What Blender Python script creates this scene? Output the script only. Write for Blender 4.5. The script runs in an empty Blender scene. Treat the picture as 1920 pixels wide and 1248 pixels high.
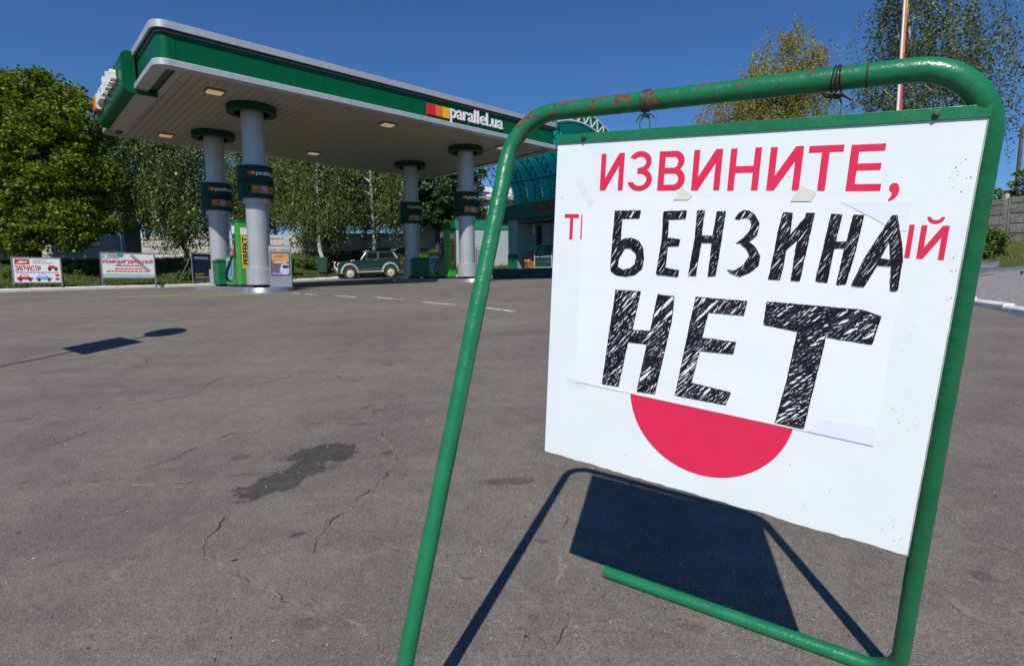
import bpy, bmesh, math, random
import numpy as np
from mathutils import Vector, Matrix
random.seed(7); np.random.seed(7)
SC = bpy.context.scene
COL = SC.collection

# ------------------------------------------------------------------ camera
CZ = 1.2825                       # camera height over the asphalt under it
FPX, PITCH, ROLL = 1037.72, -0.1045, -0.0065
cp_, sp_ = math.cos(PITCH), math.sin(PITCH); cr_, sr_ = math.cos(ROLL), math.sin(ROLL)
_rt = np.array([1., 0, 0]); _up = np.array([0, -sp_, cp_]); _fw = np.array([0, cp_, sp_])
CAM_R = np.array([cr_*_rt + sr_*_up, -sr_*_rt + cr_*_up, _fw])
cam = bpy.data.cameras.new('camera'); camo = bpy.data.objects.new('camera', cam); COL.objects.link(camo)
cam.sensor_width = 36; cam.sensor_fit = 'HORIZONTAL'; cam.lens = FPX/1920*36
cam.clip_start = 0.05; cam.clip_end = 3000
cam.dof.use_dof = True; cam.dof.focus_distance = 1.5; cam.dof.aperture_fstop = 20.0
m = Matrix(((CAM_R[0][0], CAM_R[1][0], -CAM_R[2][0], 0), (CAM_R[0][1], CAM_R[1][1], -CAM_R[2][1], 0),
            (CAM_R[0][2], CAM_R[1][2], -CAM_R[2][2], CZ), (0, 0, 0, 1)))
camo.matrix_world = m
SC.camera = camo

# ------------------------------------------------------------------ sky, sun, exposure
SUN_EL, SHADOW_AZ = math.radians(43.8), math.radians(78.2)
tosun = Vector((-math.cos(SHADOW_AZ)*math.cos(SUN_EL), -math.sin(SHADOW_AZ)*math.cos(SUN_EL), math.sin(SUN_EL)))
W = bpy.data.worlds.new('World'); SC.world = W; W.use_nodes = True
nt = W.node_tree; bg = nt.nodes['Background']; sky = nt.nodes.new('ShaderNodeTexSky')
sky.sky_type = 'NISHITA'; sky.sun_disc = False; sky.sun_elevation = SUN_EL
sky.sun_rotation = math.atan2(tosun.x, tosun.y) % (2*math.pi)
sky.altitude = 200; sky.air_density = 1.0; sky.dust_density = 0.0; sky.ozone_density = 10.0
hs_ = nt.nodes.new('ShaderNodeMix'); hs_.data_type = 'RGBA'; hs_.blend_type = 'MULTIPLY'; hs_.inputs[0].default_value = 1.0
hs_.inputs[7].default_value = (.93, 1.21, 1.42, 1)                                   # camera's rendering of a dry, deep blue spring sky
nt.links.new(sky.outputs[0], hs_.inputs[6]); nt.links.new(hs_.outputs[2], bg.inputs[0]); bg.inputs[1].default_value = 0.0635
sl = bpy.data.lights.new('sun', 'SUN'); sl.energy = 4.5; sl.angle = math.radians(0.53); sl.color = (1.0, 0.955, 0.885)
so = bpy.data.objects.new('sun', sl); COL.objects.link(so)
so.rotation_euler = tosun.to_track_quat('Z', 'Y').to_euler(); so.location = (-10, -30, 40)
vs = SC.view_settings; vs.view_transform = 'Standard'; vs.look = 'None'; vs.exposure = 0.0; vs.gamma = 1.0
vs.use_curve_mapping = False

# ------------------------------------------------------------------ helpers: pixels of the survey photograph to rays
def ray(px, py):
    d = CAM_R.T @ np.array([(px-960)/FPX, -(py-624)/FPX, 1.0]); return d/d[1]
def at(px, py, Y):
    d = ray(px, py)*Y; return Vector((d[0], d[1], d[2]+CZ))
# terrain: thin plate spline through surveyed spots (the yard rises towards the station)
def plane_z(x, y): return -0.0023 + 0.01905*x + 0.05795*y
ctrl = [(x, y, plane_z(x, y)) for x in (-7, -3.5, 0, 3.5, 7) for y in (-2, 1.5, 5, 8.5)]
ctrl += [(-7.04, 15.5, .827), (-1.57, 20.6, 1.02), (-8.55, 29.5, 1.046), (-6.55, 30.2, 1.113), (-18, 19.5, .787),
         (-13.6, 25.4, .866), (-9.65, 31.5, 1.16), (-6.4, 33, 1.19), (1.3, 33, 1.12), (2.5, 30, 1.11), (7.97, 9.6, .707),
         (10, 14, .98), (-30, 10, .35), (-30, 35, .8), (20, 20, 1.3), (20, 5, .5), (0, 50, 1.4), (-20, 50, 1.3), (25, 45, 1.5)]
ctrl = np.array(ctrl)
def _tps(r2): return 0.5*r2*np.log(r2+1e-12)
_n = len(ctrl)
_K = _tps(((ctrl[:, None, :2]-ctrl[None, :, :2])**2).sum(-1)) + np.eye(_n)*2.0
_P = np.c_[np.ones(_n), ctrl[:, :2]]
_M = np.block([[_K, _P], [_P.T, np.zeros((3, 3))]])
_w = np.linalg.solve(_M, np.r_[ctrl[:, 2], 0, 0, 0])
def gz(x, y):
    x = np.asarray(x, float); y = np.asarray(y, float)
    r2 = (x[..., None]-ctrl[:, 0])**2 + (y[..., None]-ctrl[:, 1])**2
    z = _tps(r2) @ _w[:_n] + _w[_n] + _w[_n+1]*x + _w[_n+2]*y
    return z if z.shape else float(z)
def hit(px, py):
    d = ray(px, py); lo, hi = 0.3, 60.0
    ys = np.linspace(lo, hi, 1200); g = CZ + d[2]*ys - gz(d[0]*ys, ys)
    k = int(np.argmax(g < 0)) if (g < 0).any() else len(ys)-1
    y = ys[k]; a = ys[max(k-1, 0)]
    for _ in range(30):
        mm = (a+y)/2
        if CZ + d[2]*mm - gz(d[0]*mm, mm) < 0: y = mm
        else: a = mm
    return Vector((d[0]*y, y, gz(d[0]*y, y)))

# ------------------------------------------------------------------ helpers: materials
MATS = {}
def srgb(r, g, b):
    f = lambda c: (c/255/12.92) if c/255 <= .04045 else ((c/255+.055)/1.055)**2.4
    return (f(r), f(g), f(b))
def N(t, typ, **kw):
    n = t.nodes.new(typ)
    for k, v in kw.items():
        if k.startswith('i_'):
            key = k[2:]; n.inputs[int(key) if key.isdigit() else key].default_value = v
        else: setattr(n, k, v)
    return n
def mat(name, col, rough=.5, metal=0.0, var=.12, scale=6.0, bump=0.0, bscale=40.0, spec=.5, coat=0.0, emit=None, col2=None, thr=None, coord='Object', rvar=.1, streak=0.0):
    """principled surface whose colour and gloss wander a little; col2/thr mixes in worn or dirty flecks"""
    if name in MATS: return MATS[name]
    M = bpy.data.materials.new(name); M.use_nodes = True; t = M.node_tree; b = t.nodes['Principled BSDF']
    tc = N(t, 'ShaderNodeTexCoord'); no = N(t, 'ShaderNodeTexNoise', i_Scale=scale, i_Detail=5.0, i_Roughness=.6)
    t.links.new(tc.outputs[coord], no.inputs['Vector'])
    mr = N(t, 'ShaderNodeMapRange'); mr.inputs[3].default_value = 1-var; mr.inputs[4].default_value = 1+var
    mr.inputs[1].default_value = .3; mr.inputs[2].default_value = .7
    t.links.new(no.outputs[0], mr.inputs[0])
    mx = N(t, 'ShaderNodeMix', data_type='RGBA', blend_type='MULTIPLY'); mx.inputs[0].default_value = 1.0
    mx.inputs[6].default_value = (*col, 1); t.links.new(mr.outputs[0], mx.inputs[7])
    out = mx.outputs[2]
    if streak:                                  # rain and dust streaks running down the surface
        mp = N(t, 'ShaderNodeMapping'); mp.inputs['Scale'].default_value = (9, 9, .35); t.links.new(tc.outputs[coord], mp.inputs['Vector'])
        ns = N(t, 'ShaderNodeTexNoise', i_Scale=1.0, i_Detail=6.0, i_Roughness=.7); t.links.new(mp.outputs[0], ns.inputs['Vector'])
        ms_ = N(t, 'ShaderNodeMapRange'); ms_.inputs[1].default_value = .35; ms_.inputs[2].default_value = .68; ms_.inputs[3].default_value = 1+streak*.4; ms_.inputs[4].default_value = 1-streak; t.links.new(ns.outputs[0], ms_.inputs[0])
        mxs = N(t, 'ShaderNodeMix', data_type='RGBA', blend_type='MULTIPLY'); mxs.inputs[0].default_value = 1.0; t.links.new(out, mxs.inputs[6]); t.links.new(ms_.outputs[0], mxs.inputs[7]); out = mxs.outputs[2]
    if col2 is not None:
        n2 = N(t, 'ShaderNodeTexNoise', i_Scale=scale*5, i_Detail=6.0, i_Roughness=.65); t.links.new(tc.outputs[coord], n2.inputs['Vector'])
        m2 = N(t, 'ShaderNodeMapRange'); m2.inputs[1].default_value = thr; m2.inputs[2].default_value = thr+.04
        t.links.new(n2.outputs[0], m2.inputs[0])
        mx2 = N(t, 'ShaderNodeMix', data_type='RGBA'); t.links.new(m2.outputs[0], mx2.inputs[0]); t.links.new(out, mx2.inputs[6])
        mx2.inputs[7].default_value = (*col2, 1); out = mx2.outputs[2]
    t.links.new(out, b.inputs['Base Color'])
    rr = N(t, 'ShaderNodeMapRange'); rr.inputs[3].default_value = max(rough-rvar, .02); rr.inputs[4].default_value = min(rough+rvar, 1)
    t.links.new(no.outputs[0], rr.inputs[0]); t.links.new(rr.outputs[0], b.inputs['Roughness'])
    b.inputs['Metallic'].default_value = metal; b.inputs['Specular IOR Level'].default_value = spec
    b.inputs['Coat Weight'].default_value = coat; b.inputs['Coat Roughness'].default_value = .08
    if bump:
        nb = N(t, 'ShaderNodeTexNoise', i_Scale=bscale, i_Detail=4.0); t.links.new(tc.outputs[coord], nb.inputs['Vector'])
        bp = N(t, 'ShaderNodeBump', i_Strength=1.0); bp.inputs['Distance'].default_value = bump
        t.links.new(nb.outputs[0], bp.inputs['Height']); t.links.new(bp.outputs[0], b.inputs['Normal'])
    if emit:
        b.inputs['Emission Color'].default_value = (*emit[0], 1); b.inputs['Emission Strength'].default_value = emit[1]
    MATS[name] = M; return M
def leafmat(name, c1, c2, trans=.35, rough=.5):
    if name in MATS: return MATS[name]
    M = bpy.data.materials.new(name); M.use_nodes = True; t = M.node_tree; b = t.nodes['Principled BSDF']; o = t.nodes['Material Output']
    g = N(t, 'ShaderNodeNewGeometry'); mx = N(t, 'ShaderNodeMix', data_type='RGBA')
    mx.inputs[6].default_value = (*c1, 1); mx.inputs[7].default_value = (*c2, 1)
    t.links.new(g.outputs['Random Per Island'], mx.inputs[0]); t.links.new(mx.outputs[2], b.inputs['Base Color'])
    b.inputs['Roughness'].default_value = rough; b.inputs['Specular IOR Level'].default_value = .4
    tr = N(t, 'ShaderNodeBsdfTranslucent'); hs = N(t, 'ShaderNodeHueSaturation'); hs.inputs['Value'].default_value = 1.3; hs.inputs['Hue'].default_value = .48
    t.links.new(mx.outputs[2], hs.inputs['Color']); t.links.new(hs.outputs[0], tr.inputs['Color'])
    ms = N(t, 'ShaderNodeMixShader'); ms.inputs[0].default_value = trans
    t.links.new(b.outputs[0], ms.inputs[1]); t.links.new(tr.outputs[0], ms.inputs[2]); t.links.new(ms.outputs[0], o.inputs['Surface'])
    MATS[name] = M; return M
def glassmat(name, tint, alpha=.25, rough=.04):
    if name in MATS: return MATS[name]
    M = bpy.data.materials.new(name); M.use_nodes = True; t = M.node_tree; b = t.nodes['Principled BSDF']; o = t.nodes['Material Output']
    b.inputs['Base Color'].default_value = (*[c*.25 for c in tint], 1); b.inputs['Roughness'].default_value = rough; b.inputs['Specular IOR Level'].default_value = .8
    tr = N(t, 'ShaderNodeBsdfTransparent'); tr.inputs[0].default_value = (*tint, 1)
    ms = N(t, 'ShaderNodeMixShader'); ms.inputs[0].default_value = alpha
    t.links.new(tr.outputs[0], ms.inputs[1]); t.links.new(b.outputs[0], ms.inputs[2]); t.links.new(ms.outputs[0], o.inputs['Surface'])
    MATS[name] = M; return M

# ------------------------------------------------------------------ helpers: meshes and objects
class MB:
    def __init__(s): s.v = []; s.f = []
    def add(s, vs_, fs):
        o = len(s.v); s.v += [tuple(map(float, p)) for p in vs_]; s.f += [tuple(i+o for i in f) for f in fs]; return s
    def box(s, x0, x1, y0, y1, z0, z1, M=None):
        vs_ = [Vector((x, y, z)) for z in (z0, z1) for y in (y0, y1) for x in (x0, x1)]
        if M is not None: vs_ = [M @ p for p in vs_]
        return s.add(vs_, [(0, 2, 3, 1), (4, 5, 7, 6), (0, 1, 5, 4), (2, 6, 7, 3), (0, 4, 6, 2), (1, 3, 7, 5)])
    def bar(s, p0, p1, w, h=None):
        h = h or w; p0 = Vector(p0); p1 = Vector(p1); d = (p1-p0).normalized()
        a = d.cross(Vector((0, 0, 1)));  a = a.normalized() if a.length > 1e-4 else Vector((1, 0, 0)); b = a.cross(d)
        vs_ = [p + a*w/2*i + b*h/2*j for p in (p0, p1) for i, j in ((-1, -1), (1, -1), (1, 1), (-1, 1))]
        return s.add(vs_, [(0, 1, 2, 3), (7, 6, 5, 4), (0, 4, 5, 1), (1, 5, 6, 2), (2, 6, 7, 3), (3, 7, 4, 0)])
    def tube(s, path, r, n=12, cap=True, closed=False):
        path = [Vector(p) for p in path]; k = len(path); rs = r if hasattr(r, '__len__') else [r]*k
        t0 = (path[1]-path[0]).normalized(); a = t0.orthogonal().normalized(); o = len(s.v)
        for i, p in enumerate(path):
            if closed: t = (path[(i+1) % k]-path[i-1]).normalized()
            else: t = ((path[min(i+1, k-1)]-path[max(i-1, 0)])).normalized()
            a = (a - t*a.dot(t)).normalized(); b = t.cross(a)
            for j in range(n):
                th = 2*math.pi*j/n; s.v.append(tuple(p + (a*math.cos(th)+b*math.sin(th))*rs[i]))
        for i in range(k if closed else k-1):
            i2 = (i+1) % k
            for j in range(n):
                j2 = (j+1) % n; s.f.append((o+i*n+j, o+i*n+j2, o+i2*n+j2, o+i2*n+j))
        if cap and not closed:
            s.f.append(tuple(o+j for j in reversed(range(n)))); s.f.append(tuple(o+(k-1)*n+j for j in range(n)))
        return s
    def lathe(s, prof, n=32, c=(0, 0), a0=0, a1=2*math.pi):
        o = len(s.v); full = abs(a1-a0-2*math.pi) < 1e-6; m_ = n if full else n+1
        for r, z in prof:
            for j in range(m_):
                th = a0+(a1-a0)*j/n; s.v.append((c[0]+r*math.cos(th), c[1]+r*math.sin(th), z))
        for i in range(len(prof)-1):
            for j in range(n):
                j2 = (j+1) % m_; s.f.append((o+i*m_+j, o+i*m_+j2, o+(i+1)*m_+j2, o+(i+1)*m_+j))
        return s
    def prism(s, poly, lo, hi, axis='z'):
        """poly in the two other axes, extruded along axis"""
        k = len(poly); mk = {'z': lambda a, b, c: (a, b, c), 'y': lambda a, b, c: (a, c, b), 'x': lambda a, b, c: (c, a, b)}[axis]
        vs_ = [mk(a, b, lo) for a, b in poly] + [mk(a, b, hi) for a, b in poly]
        return s.add(vs_, [tuple(range(k)), tuple(reversed(range(k, 2*k)))] + [(i, i+k, (i+1) % k+k, (i+1) % k) for i in range(k)])
    def build(s, name, m_, parent=None, smooth=False, bevel=0.0, seg=2, recalc=True):
        me = bpy.data.meshes.new(name); me.from_pydata(s.v, [], s.f)
        if recalc:
            bm = bmesh.new(); bm.from_mesh(me); bmesh.ops.recalc_face_normals(bm, faces=bm.faces); bm.to_mesh(me); bm.free()
        me.update()
        if m_: me.materials.append(m_)
        o = bpy.data.objects.new(name, me); COL.objects.link(o)
        if parent: o.parent = parent
        if smooth:
            me.polygons.foreach_set('use_smooth', [True]*len(me.polygons))
            if smooth != 'all':
                try: me.set_sharp_from_angle(angle=math.radians(38))
                except Exception: pass
        if bevel:
            b = o.modifiers.new('bevel', 'BEVEL'); b.width = bevel; b.segments = seg; b.limit_method = 'ANGLE'; b.angle_limit = math.radians(40)
        return o
def npmesh(name, V, F, m_, parent=None, smooth=False):
    """V (n,3) array, F (m,k) array of equal sized faces"""
    me = bpy.data.meshes.new(name); k = F.shape[1]
    me.vertices.add(len(V)); me.vertices.foreach_set('co', np.asarray(V, np.float32).ravel())
    me.loops.add(F.size); me.loops.foreach_set('vertex_index', np.asarray(F, np.int32).ravel())
    me.polygons.add(len(F)); me.polygons.foreach_set('loop_start', np.arange(0, F.size, k, dtype=np.int32))
    me.update(calc_edges=True); me.validate()
    if smooth: me.polygons.foreach_set('use_smooth', np.ones(len(F), bool))
    me.materials.append(m_); o = bpy.data.objects.new(name, me); COL.objects.link(o)
    if parent: o.parent = parent
    return o
def tag(o, label=None, cat=None, group=None, kind=None):
    if label: o['label'] = label
    if cat: o['category'] = cat
    if group: o['group'] = group
    if kind: o['kind'] = kind
    return o
def thing(name, label, cat, loc=(0, 0, 0), rz=0.0, group=None):
    o = bpy.data.objects.new(name, None); COL.objects.link(o); o.location = loc; o.rotation_euler = (0, 0, rz); o.empty_display_size = .1
    return tag(o, label, cat, group)
def copy_tree(o, parent=None):
    c = o.copy(); COL.objects.link(c); c.parent = parent
    for ch in list(o.children): copy_tree(ch, c)
    return c
def glyphs(s, size=1.0, extrude=0.0, offset=0.0, align='LEFT'):
    """lettering as (verts, faces) in the x-y plane"""
    cu = bpy.data.curves.new('lettering', 'FONT'); cu.body = s; cu.size = size; cu.extrude = extrude; cu.offset = offset; cu.align_x = align; cu.resolution_u = 6
    o = bpy.data.objects.new('lettering_tmp', cu); COL.objects.link(o)
    dg = bpy.context.evaluated_depsgraph_get(); e = o.evaluated_get(dg); me = e.to_mesh()
    V = [tuple(v.co) for v in me.vertices]; F = [tuple(p.vertices) for p in me.polygons]
    e.to_mesh_clear(); bpy.data.objects.remove(o); bpy.data.curves.remove(cu)
    return V, F
def fit(V, x0, x1, y0, y1):
    a = np.array(V); mn = a.min(0); mx = a.max(0); d = np.maximum(mx-mn, 1e-9)
    a[:, 0] = x0+(a[:, 0]-mn[0])/d[0]*(x1-x0); a[:, 1] = y0+(a[:, 1]-mn[1])/d[1]*(y1-y0); return a

# ================================================================== SETTING
def polyline_resample(P, step):
    P = np.array(P, float); d = np.r_[0, np.cumsum(np.hypot(*np.diff(P[:, :2], axis=0).T))]
    t = np.arange(0, d[-1], step); return np.c_[np.interp(t, d, P[:, 0]), np.interp(t, d, P[:, 1])]
def smooth_line(P, it=3):
    P = [np.array(p, float) for p in P]
    for _ in range(it):
        Q = [P[0]]
        for a, b in zip(P[:-1], P[1:]): Q += [a*.75+b*.25, a*.25+b*.75]
        Q.append(P[-1]); P = Q
    return np.array(P)
K1 = smooth_line([(-30.6, 1.5), (-26.4, 7.5), (-18, 19.5), (-13.8, 25.5), (-9.85, 31.2), (-6.4, 33.3), (-2, 34.4), (1.5, 34.7)], 2)
K2 = smooth_line([(6.2, 4.0), (7.2, 6.9), (7.66, 8.26), (7.97, 9.6), (8.35, 11.5), (8.7, 14), (9.2, 19), (9.6, 26)], 2)
def sm(a, b, x): t = np.clip((np.asarray(x, float)-a)/(b-a), 0, 1); return t*t*(3-2*t)
def near_line(K, x, y):
    best = (1e9, 0, 0)
    for a, b in zip(K[:-1], K[1:]):
        d = b-a; t = min(max(((x-a[0])*d[0]+(y-a[1])*d[1])/(d@d), 0), 1); q = a+t*d; r = math.hypot(x-q[0], y-q[1])
        if r < best[0]: best = (r, q[0], q[1])
    return best
def bank1(s, qx): return sm(1.0, 8.0, s)*np.interp(qx, [-20, -10, -6], [1.0, 1.4, 1.9])
def verge_z(x, y):
    s, qx, qy = near_line(K1, x, y); return float(gz(qx, qy)+.12+bank1(s, qx))
def bank2(s): return np.interp(s, [0, 4, 8.5, 12.5, 40], [0, .2, .6, 1.3, 1.6])
def right_z(x, y):
    s, qx, qy = near_line(K2, x, y); return float(gz(qx, qy)+.1+bank2(s))

# ---- asphalt: colour from crushed stone, patches, oil stains with their own outlines
def asphalt_material():
    M = bpy.data.materials.new('asphalt'); M.use_nodes = True; t = M.node_tree; b = t.nodes['Principled BSDF']; L = t.links.new
    tc = N(t, 'ShaderNodeTexCoord'); P = tc.outputs['Object']
    def noise(sc, det=5, ro=.6): n = N(t, 'ShaderNodeTexNoise', i_Scale=sc, i_Detail=float(det), i_Roughness=ro); L(P, n.inputs['Vector']); return n.outputs[0]
    def rng(x, a, b_, c, d):
        r = N(t, 'ShaderNodeMapRange'); r.inputs[1].default_value = a; r.inputs[2].default_value = b_; r.inputs[3].default_value = c; r.inputs[4].default_value = d; L(x, r.inputs[0]); return r.outputs[0]
    def mul(c, f):
        x = N(t, 'ShaderNodeMix', data_type='RGBA', blend_type='MULTIPLY'); x.inputs[0].default_value = 1; L(c, x.inputs[6]); L(f, x.inputs[7]); return x.outputs[2]
    def mixc(f, c, col):
        x = N(t, 'ShaderNodeMix', data_type='RGBA'); L(f, x.inputs[0]); L(c, x.inputs[6]); x.inputs[7].default_value = (*col, 1); return x.outputs[2]
    base = N(t, 'ShaderNodeMix', data_type='RGBA'); base.inputs[6].default_value = (.146, .126, .107, 1); base.inputs[7].default_value = (.208, .181, .153, 1)
    L(rng(noise(.55, 6, .65), .32, .68, 0, 1), base.inputs[0]); c = base.outputs[2]
    c = mul(c, rng(noise(3.2, 6, .7), .3, .7, .88, 1.12))
    # long faint wear tracks, patches and coarse grain
    mpv = N(t, 'ShaderNodeMapping'); mpv.inputs['Rotation'].default_value = (0, 0, .55); mpv.inputs['Scale'].default_value = (.35, 2.6, 1); L(P, mpv.inputs['Vector'])
    nw = N(t, 'ShaderNodeTexNoise', i_Scale=1.1, i_Detail=5.0, i_Roughness=.6); L(mpv.outputs[0], nw.inputs['Vector']); c = mul(c, rng(nw.outputs[0], .3, .7, .90, 1.10))
    c = mul(c, rng(noise(11, 4, .7), .28, .72, .86, 1.14))
    c = mul(c, rng(noise(70, 4, .75), .28, .72, .70, 1.30))
    c = mul(c, rng(noise(160, 3, .7), .25, .75, .55, 1.45))
    c = mul(c, rng(noise(620, 2, .6), .25, .75, .72, 1.28))
    # single stones, light and dark
    for sc, col, lo, hi in ((95, (.30, .28, .26), .10, .06), (150, (.045, .040, .037), .13, .08), (46, (.24, .225, .21), .055, .03), (70, (.22, .15, .125), .055, .03)):
        v = N(t, 'ShaderNodeTexVoronoi', feature='F1', i_Scale=float(sc)); v.inputs['Randomness'].default_value = 1.0
        ns = N(t, 'ShaderNodeTexNoise', i_Scale=sc*.9, i_Detail=2.0); L(P, ns.inputs['Vector'])
        ad = N(t, 'ShaderNodeMix', data_type='RGBA', blend_type='LINEAR_LIGHT'); ad.inputs[0].default_value = .006*100/sc; L(P, ad.inputs[6]); L(ns.outputs[1], ad.inputs[7]); L(ad.outputs[2], v.inputs['Vector'])
        # only some cells carry a visible stone
        wn = N(t, 'ShaderNodeSeparateColor'); L(v.outputs['Color'], wn.inputs[0])
        m1 = rng(v.outputs['Distance'], lo*3.2, hi*3.2, 0, 1); m2 = rng(wn.outputs[0], .70, .72, 0, 1)
        mm_ = N(t, 'ShaderNodeMath', operation='MULTIPLY'); L(m1, mm_.inputs[0]); L(m2, mm_.inputs[1])
        m3 = N(t, 'ShaderNodeMath', operation='MULTIPLY'); L(mm_.outputs[0], m3.inputs[0]); m3.inputs[1].default_value = .8
        c = mixc(m3.outputs[0], c, col)
    # pale dust in shallow spots
    c = mixc(rng(noise(1.4, 7, .72), .60, .74, 0, .35), c, (.235, .205, .175))
    # oil
    sep = N(t, 'ShaderNodeSeparateXYZ'); L(P, sep.inputs[0])
    wob = noise(6.5, 7, .68)
    tot = None
    for (ax, ay), (bx, by), half, k in STAINS:
        A_ = hit(ax, ay); B_ = hit(bx, by); cx, cy = (A_.x+B_.x)/2, (A_.y+B_.y)/2
        d = Vector((B_.x-A_.x, B_.y-A_.y)); rx = max(d.length/2, .02); th = math.atan2(d.y, d.x)
        mp = N(t, 'ShaderNodeMapping'); mp.vector_type = 'TEXTURE'; mp.inputs['Location'].default_value = (cx, cy, 0); mp.inputs['Rotation'].default_value = (0, 0, th); mp.inputs['Scale'].default_value = (rx, half, 1e6)
        L(P, mp.inputs['Vector'])
        ln = N(t, 'ShaderNodeVectorMath', operation='LENGTH'); L(mp.outputs[0], ln.inputs[0])
        ad = N(t, 'ShaderNodeMath', operation='ADD'); L(ln.outputs['Value'], ad.inputs[0]); L(rng(wob, .3, .7, -.42, .42), ad.inputs[1])
        f = rng(ad.outputs[0], 1.05, .86, 0, k)
        if tot is None: tot = f
        else:
            mx = N(t, 'ShaderNodeMath', operation='MAXIMUM'); L(tot, mx.inputs[0]); L(f, mx.inputs[1]); tot = mx.outputs[0]
    br = N(t, 'ShaderNodeMath', operation='MULTIPLY'); L(tot, br.inputs[0]); L(rng(noise(28, 4, .7), .3, .62, .55, 1.0), br.inputs[1])
    c = mixc(br.outputs[0], c, (.042, .040, .036))
    L(c, b.inputs['Base Color'])
    L(rng(br.outputs[0], 0, 1, .86, .62), b.inputs['Roughness']); b.inputs['Specular IOR Level'].default_value = .35
    h = N(t, 'ShaderNodeMath', operation='ADD'); L(noise(160, 3, .7), h.inputs[0]); L(noise(45, 4, .7), h.inputs[1])
    bp = N(t, 'ShaderNodeBump', i_Strength=.9); bp.inputs['Distance'].default_value = .0035; L(h.outputs[0], bp.inputs['Height']); L(bp.outputs[0], b.inputs['Normal'])
    return M
# survey pixels of each stain's long axis, its half width in metres, its darkness
STAINS = [((545, 868), (660, 836), .19, .9), ((422, 936), (575, 893), .12, .9), ((478, 918), (620, 862), .12, .9), ((430, 860), (472, 854), .045, .6),
          ((903, 903), (990, 900), .055, .6), ((545, 1006), (572, 1000), .018, .8), ((712, 851), (735, 847), .03, .6), ((655, 796), (690, 794), .03, .55),
          ((1265, 1170), (1330, 1180), .02, .45), ((1810, 1070), (1870, 1090), .03, .45), ((540, 1165), (610, 1170), .03, .4), ((985, 1150), (1010, 1160), .025, .4), ((715, 682), (740, 684), .06, .5),
          ((60, 700), (180, 690), .12, .25), ((1000, 1010), (1030, 1015), .02, .45)]
ASPH = asphalt_material()
xs = np.unique(np.r_[np.arange(-34, -8, 1.0), np.arange(-8, 10, .3), np.arange(10, 27, 1.0)]); ys = np.unique(np.r_[np.arange(-6, 0, 1.0), np.arange(0, 14, .3), np.arange(14, 58, 1.0)])
GX, GY = np.meshgrid(xs, ys); GZ_ = gz(GX, GY) + .006*np.sin(GX*2.1+1.3*np.sin(GY*1.1))*np.sin(GY*1.7+.8)*0.5
V = np.c_[GX.ravel(), GY.ravel(), GZ_.ravel()]; nx = len(xs)
I = (np.arange(len(ys)-1)[:, None]*nx + np.arange(nx-1)[None]).ravel()
asphalt = npmesh('asphalt_forecourt', V, np.c_[I, I+1, I+nx+1, I+nx], ASPH, smooth=True); tag(asphalt, kind='structure', label='cracked grey asphalt forecourt rising towards the fuel station')
def gz_(x, y): return gz(x, y)
M_SOIL = mat('field_grass', (.075, .095, .03), .95, var=.4, scale=.25)
V = [(0, 0, -1.2)] + [(1800*math.cos(a), 1800*math.sin(a), -1.2) for a in np.linspace(0, 2*math.pi, 49)[:-1]]
o = MB().add(V, [(0, i, i % 48+1) for i in range(1, 49)]).build('ground', M_SOIL); tag(o, kind='structure')
# ---- verges
def grassmat(name, a, b_, c_):
    M = bpy.data.materials.new(name); M.use_nodes = True; t = M.node_tree; b = t.nodes['Principled BSDF']; tc = N(t, 'ShaderNodeTexCoord')
    n1 = N(t, 'ShaderNodeTexNoise', i_Scale=.9, i_Detail=8.0, i_Roughness=.7); n2 = N(t, 'ShaderNodeTexNoise', i_Scale=14.0, i_Detail=6.0, i_Roughness=.75)
    t.links.new(tc.outputs['Object'], n1.inputs['Vector']); t.links.new(tc.outputs['Object'], n2.inputs['Vector'])
    r1 = N(t, 'ShaderNodeValToRGB'); r1.color_ramp.elements[0].position = .38; r1.color_ramp.elements[0].color = (*a, 1); r1.color_ramp.elements[1].position = .62; r1.color_ramp.elements[1].color = (*b_, 1)
    t.links.new(n1.outputs[0], r1.inputs[0]); mx = N(t, 'ShaderNodeMix', data_type='RGBA'); rr = N(t, 'ShaderNodeMapRange'); rr.inputs[1].default_value = .5; rr.inputs[2].default_value = .68
    t.links.new(n2.outputs[0], rr.inputs[0]); t.links.new(rr.outputs[0], mx.inputs[0]); t.links.new(r1.outputs[0], mx.inputs[6]); mx.inputs[7].default_value = (*c_, 1)
    t.links.new(mx.outputs[2], b.inputs['Base Color']); b.inputs['Roughness'].default_value = 1; b.inputs['Specular IOR Level'].default_value = .1
    bp = N(t, 'ShaderNodeBump', i_Strength=1.0); bp.inputs['Distance'].default_value = .06; t.links.new(n2.outputs[0], bp.inputs['Height']); t.links.new(bp.outputs[0], b.inputs['Normal'])
    return M
M_GRASS = grassmat('verge_grass', (.05, .085, .018), (.085, .11, .028), (.11, .10, .05))
M_GRASSR = grassmat('bank_grass', (.07, .11, .02), (.15, .14, .05), (.18, .155, .08))
M_GRAV = mat('gravel', (.25, .235, .22), .95, var=.5, scale=18, bump=.03, bscale=30, col2=(.42, .40, .37), thr=.56)
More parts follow.
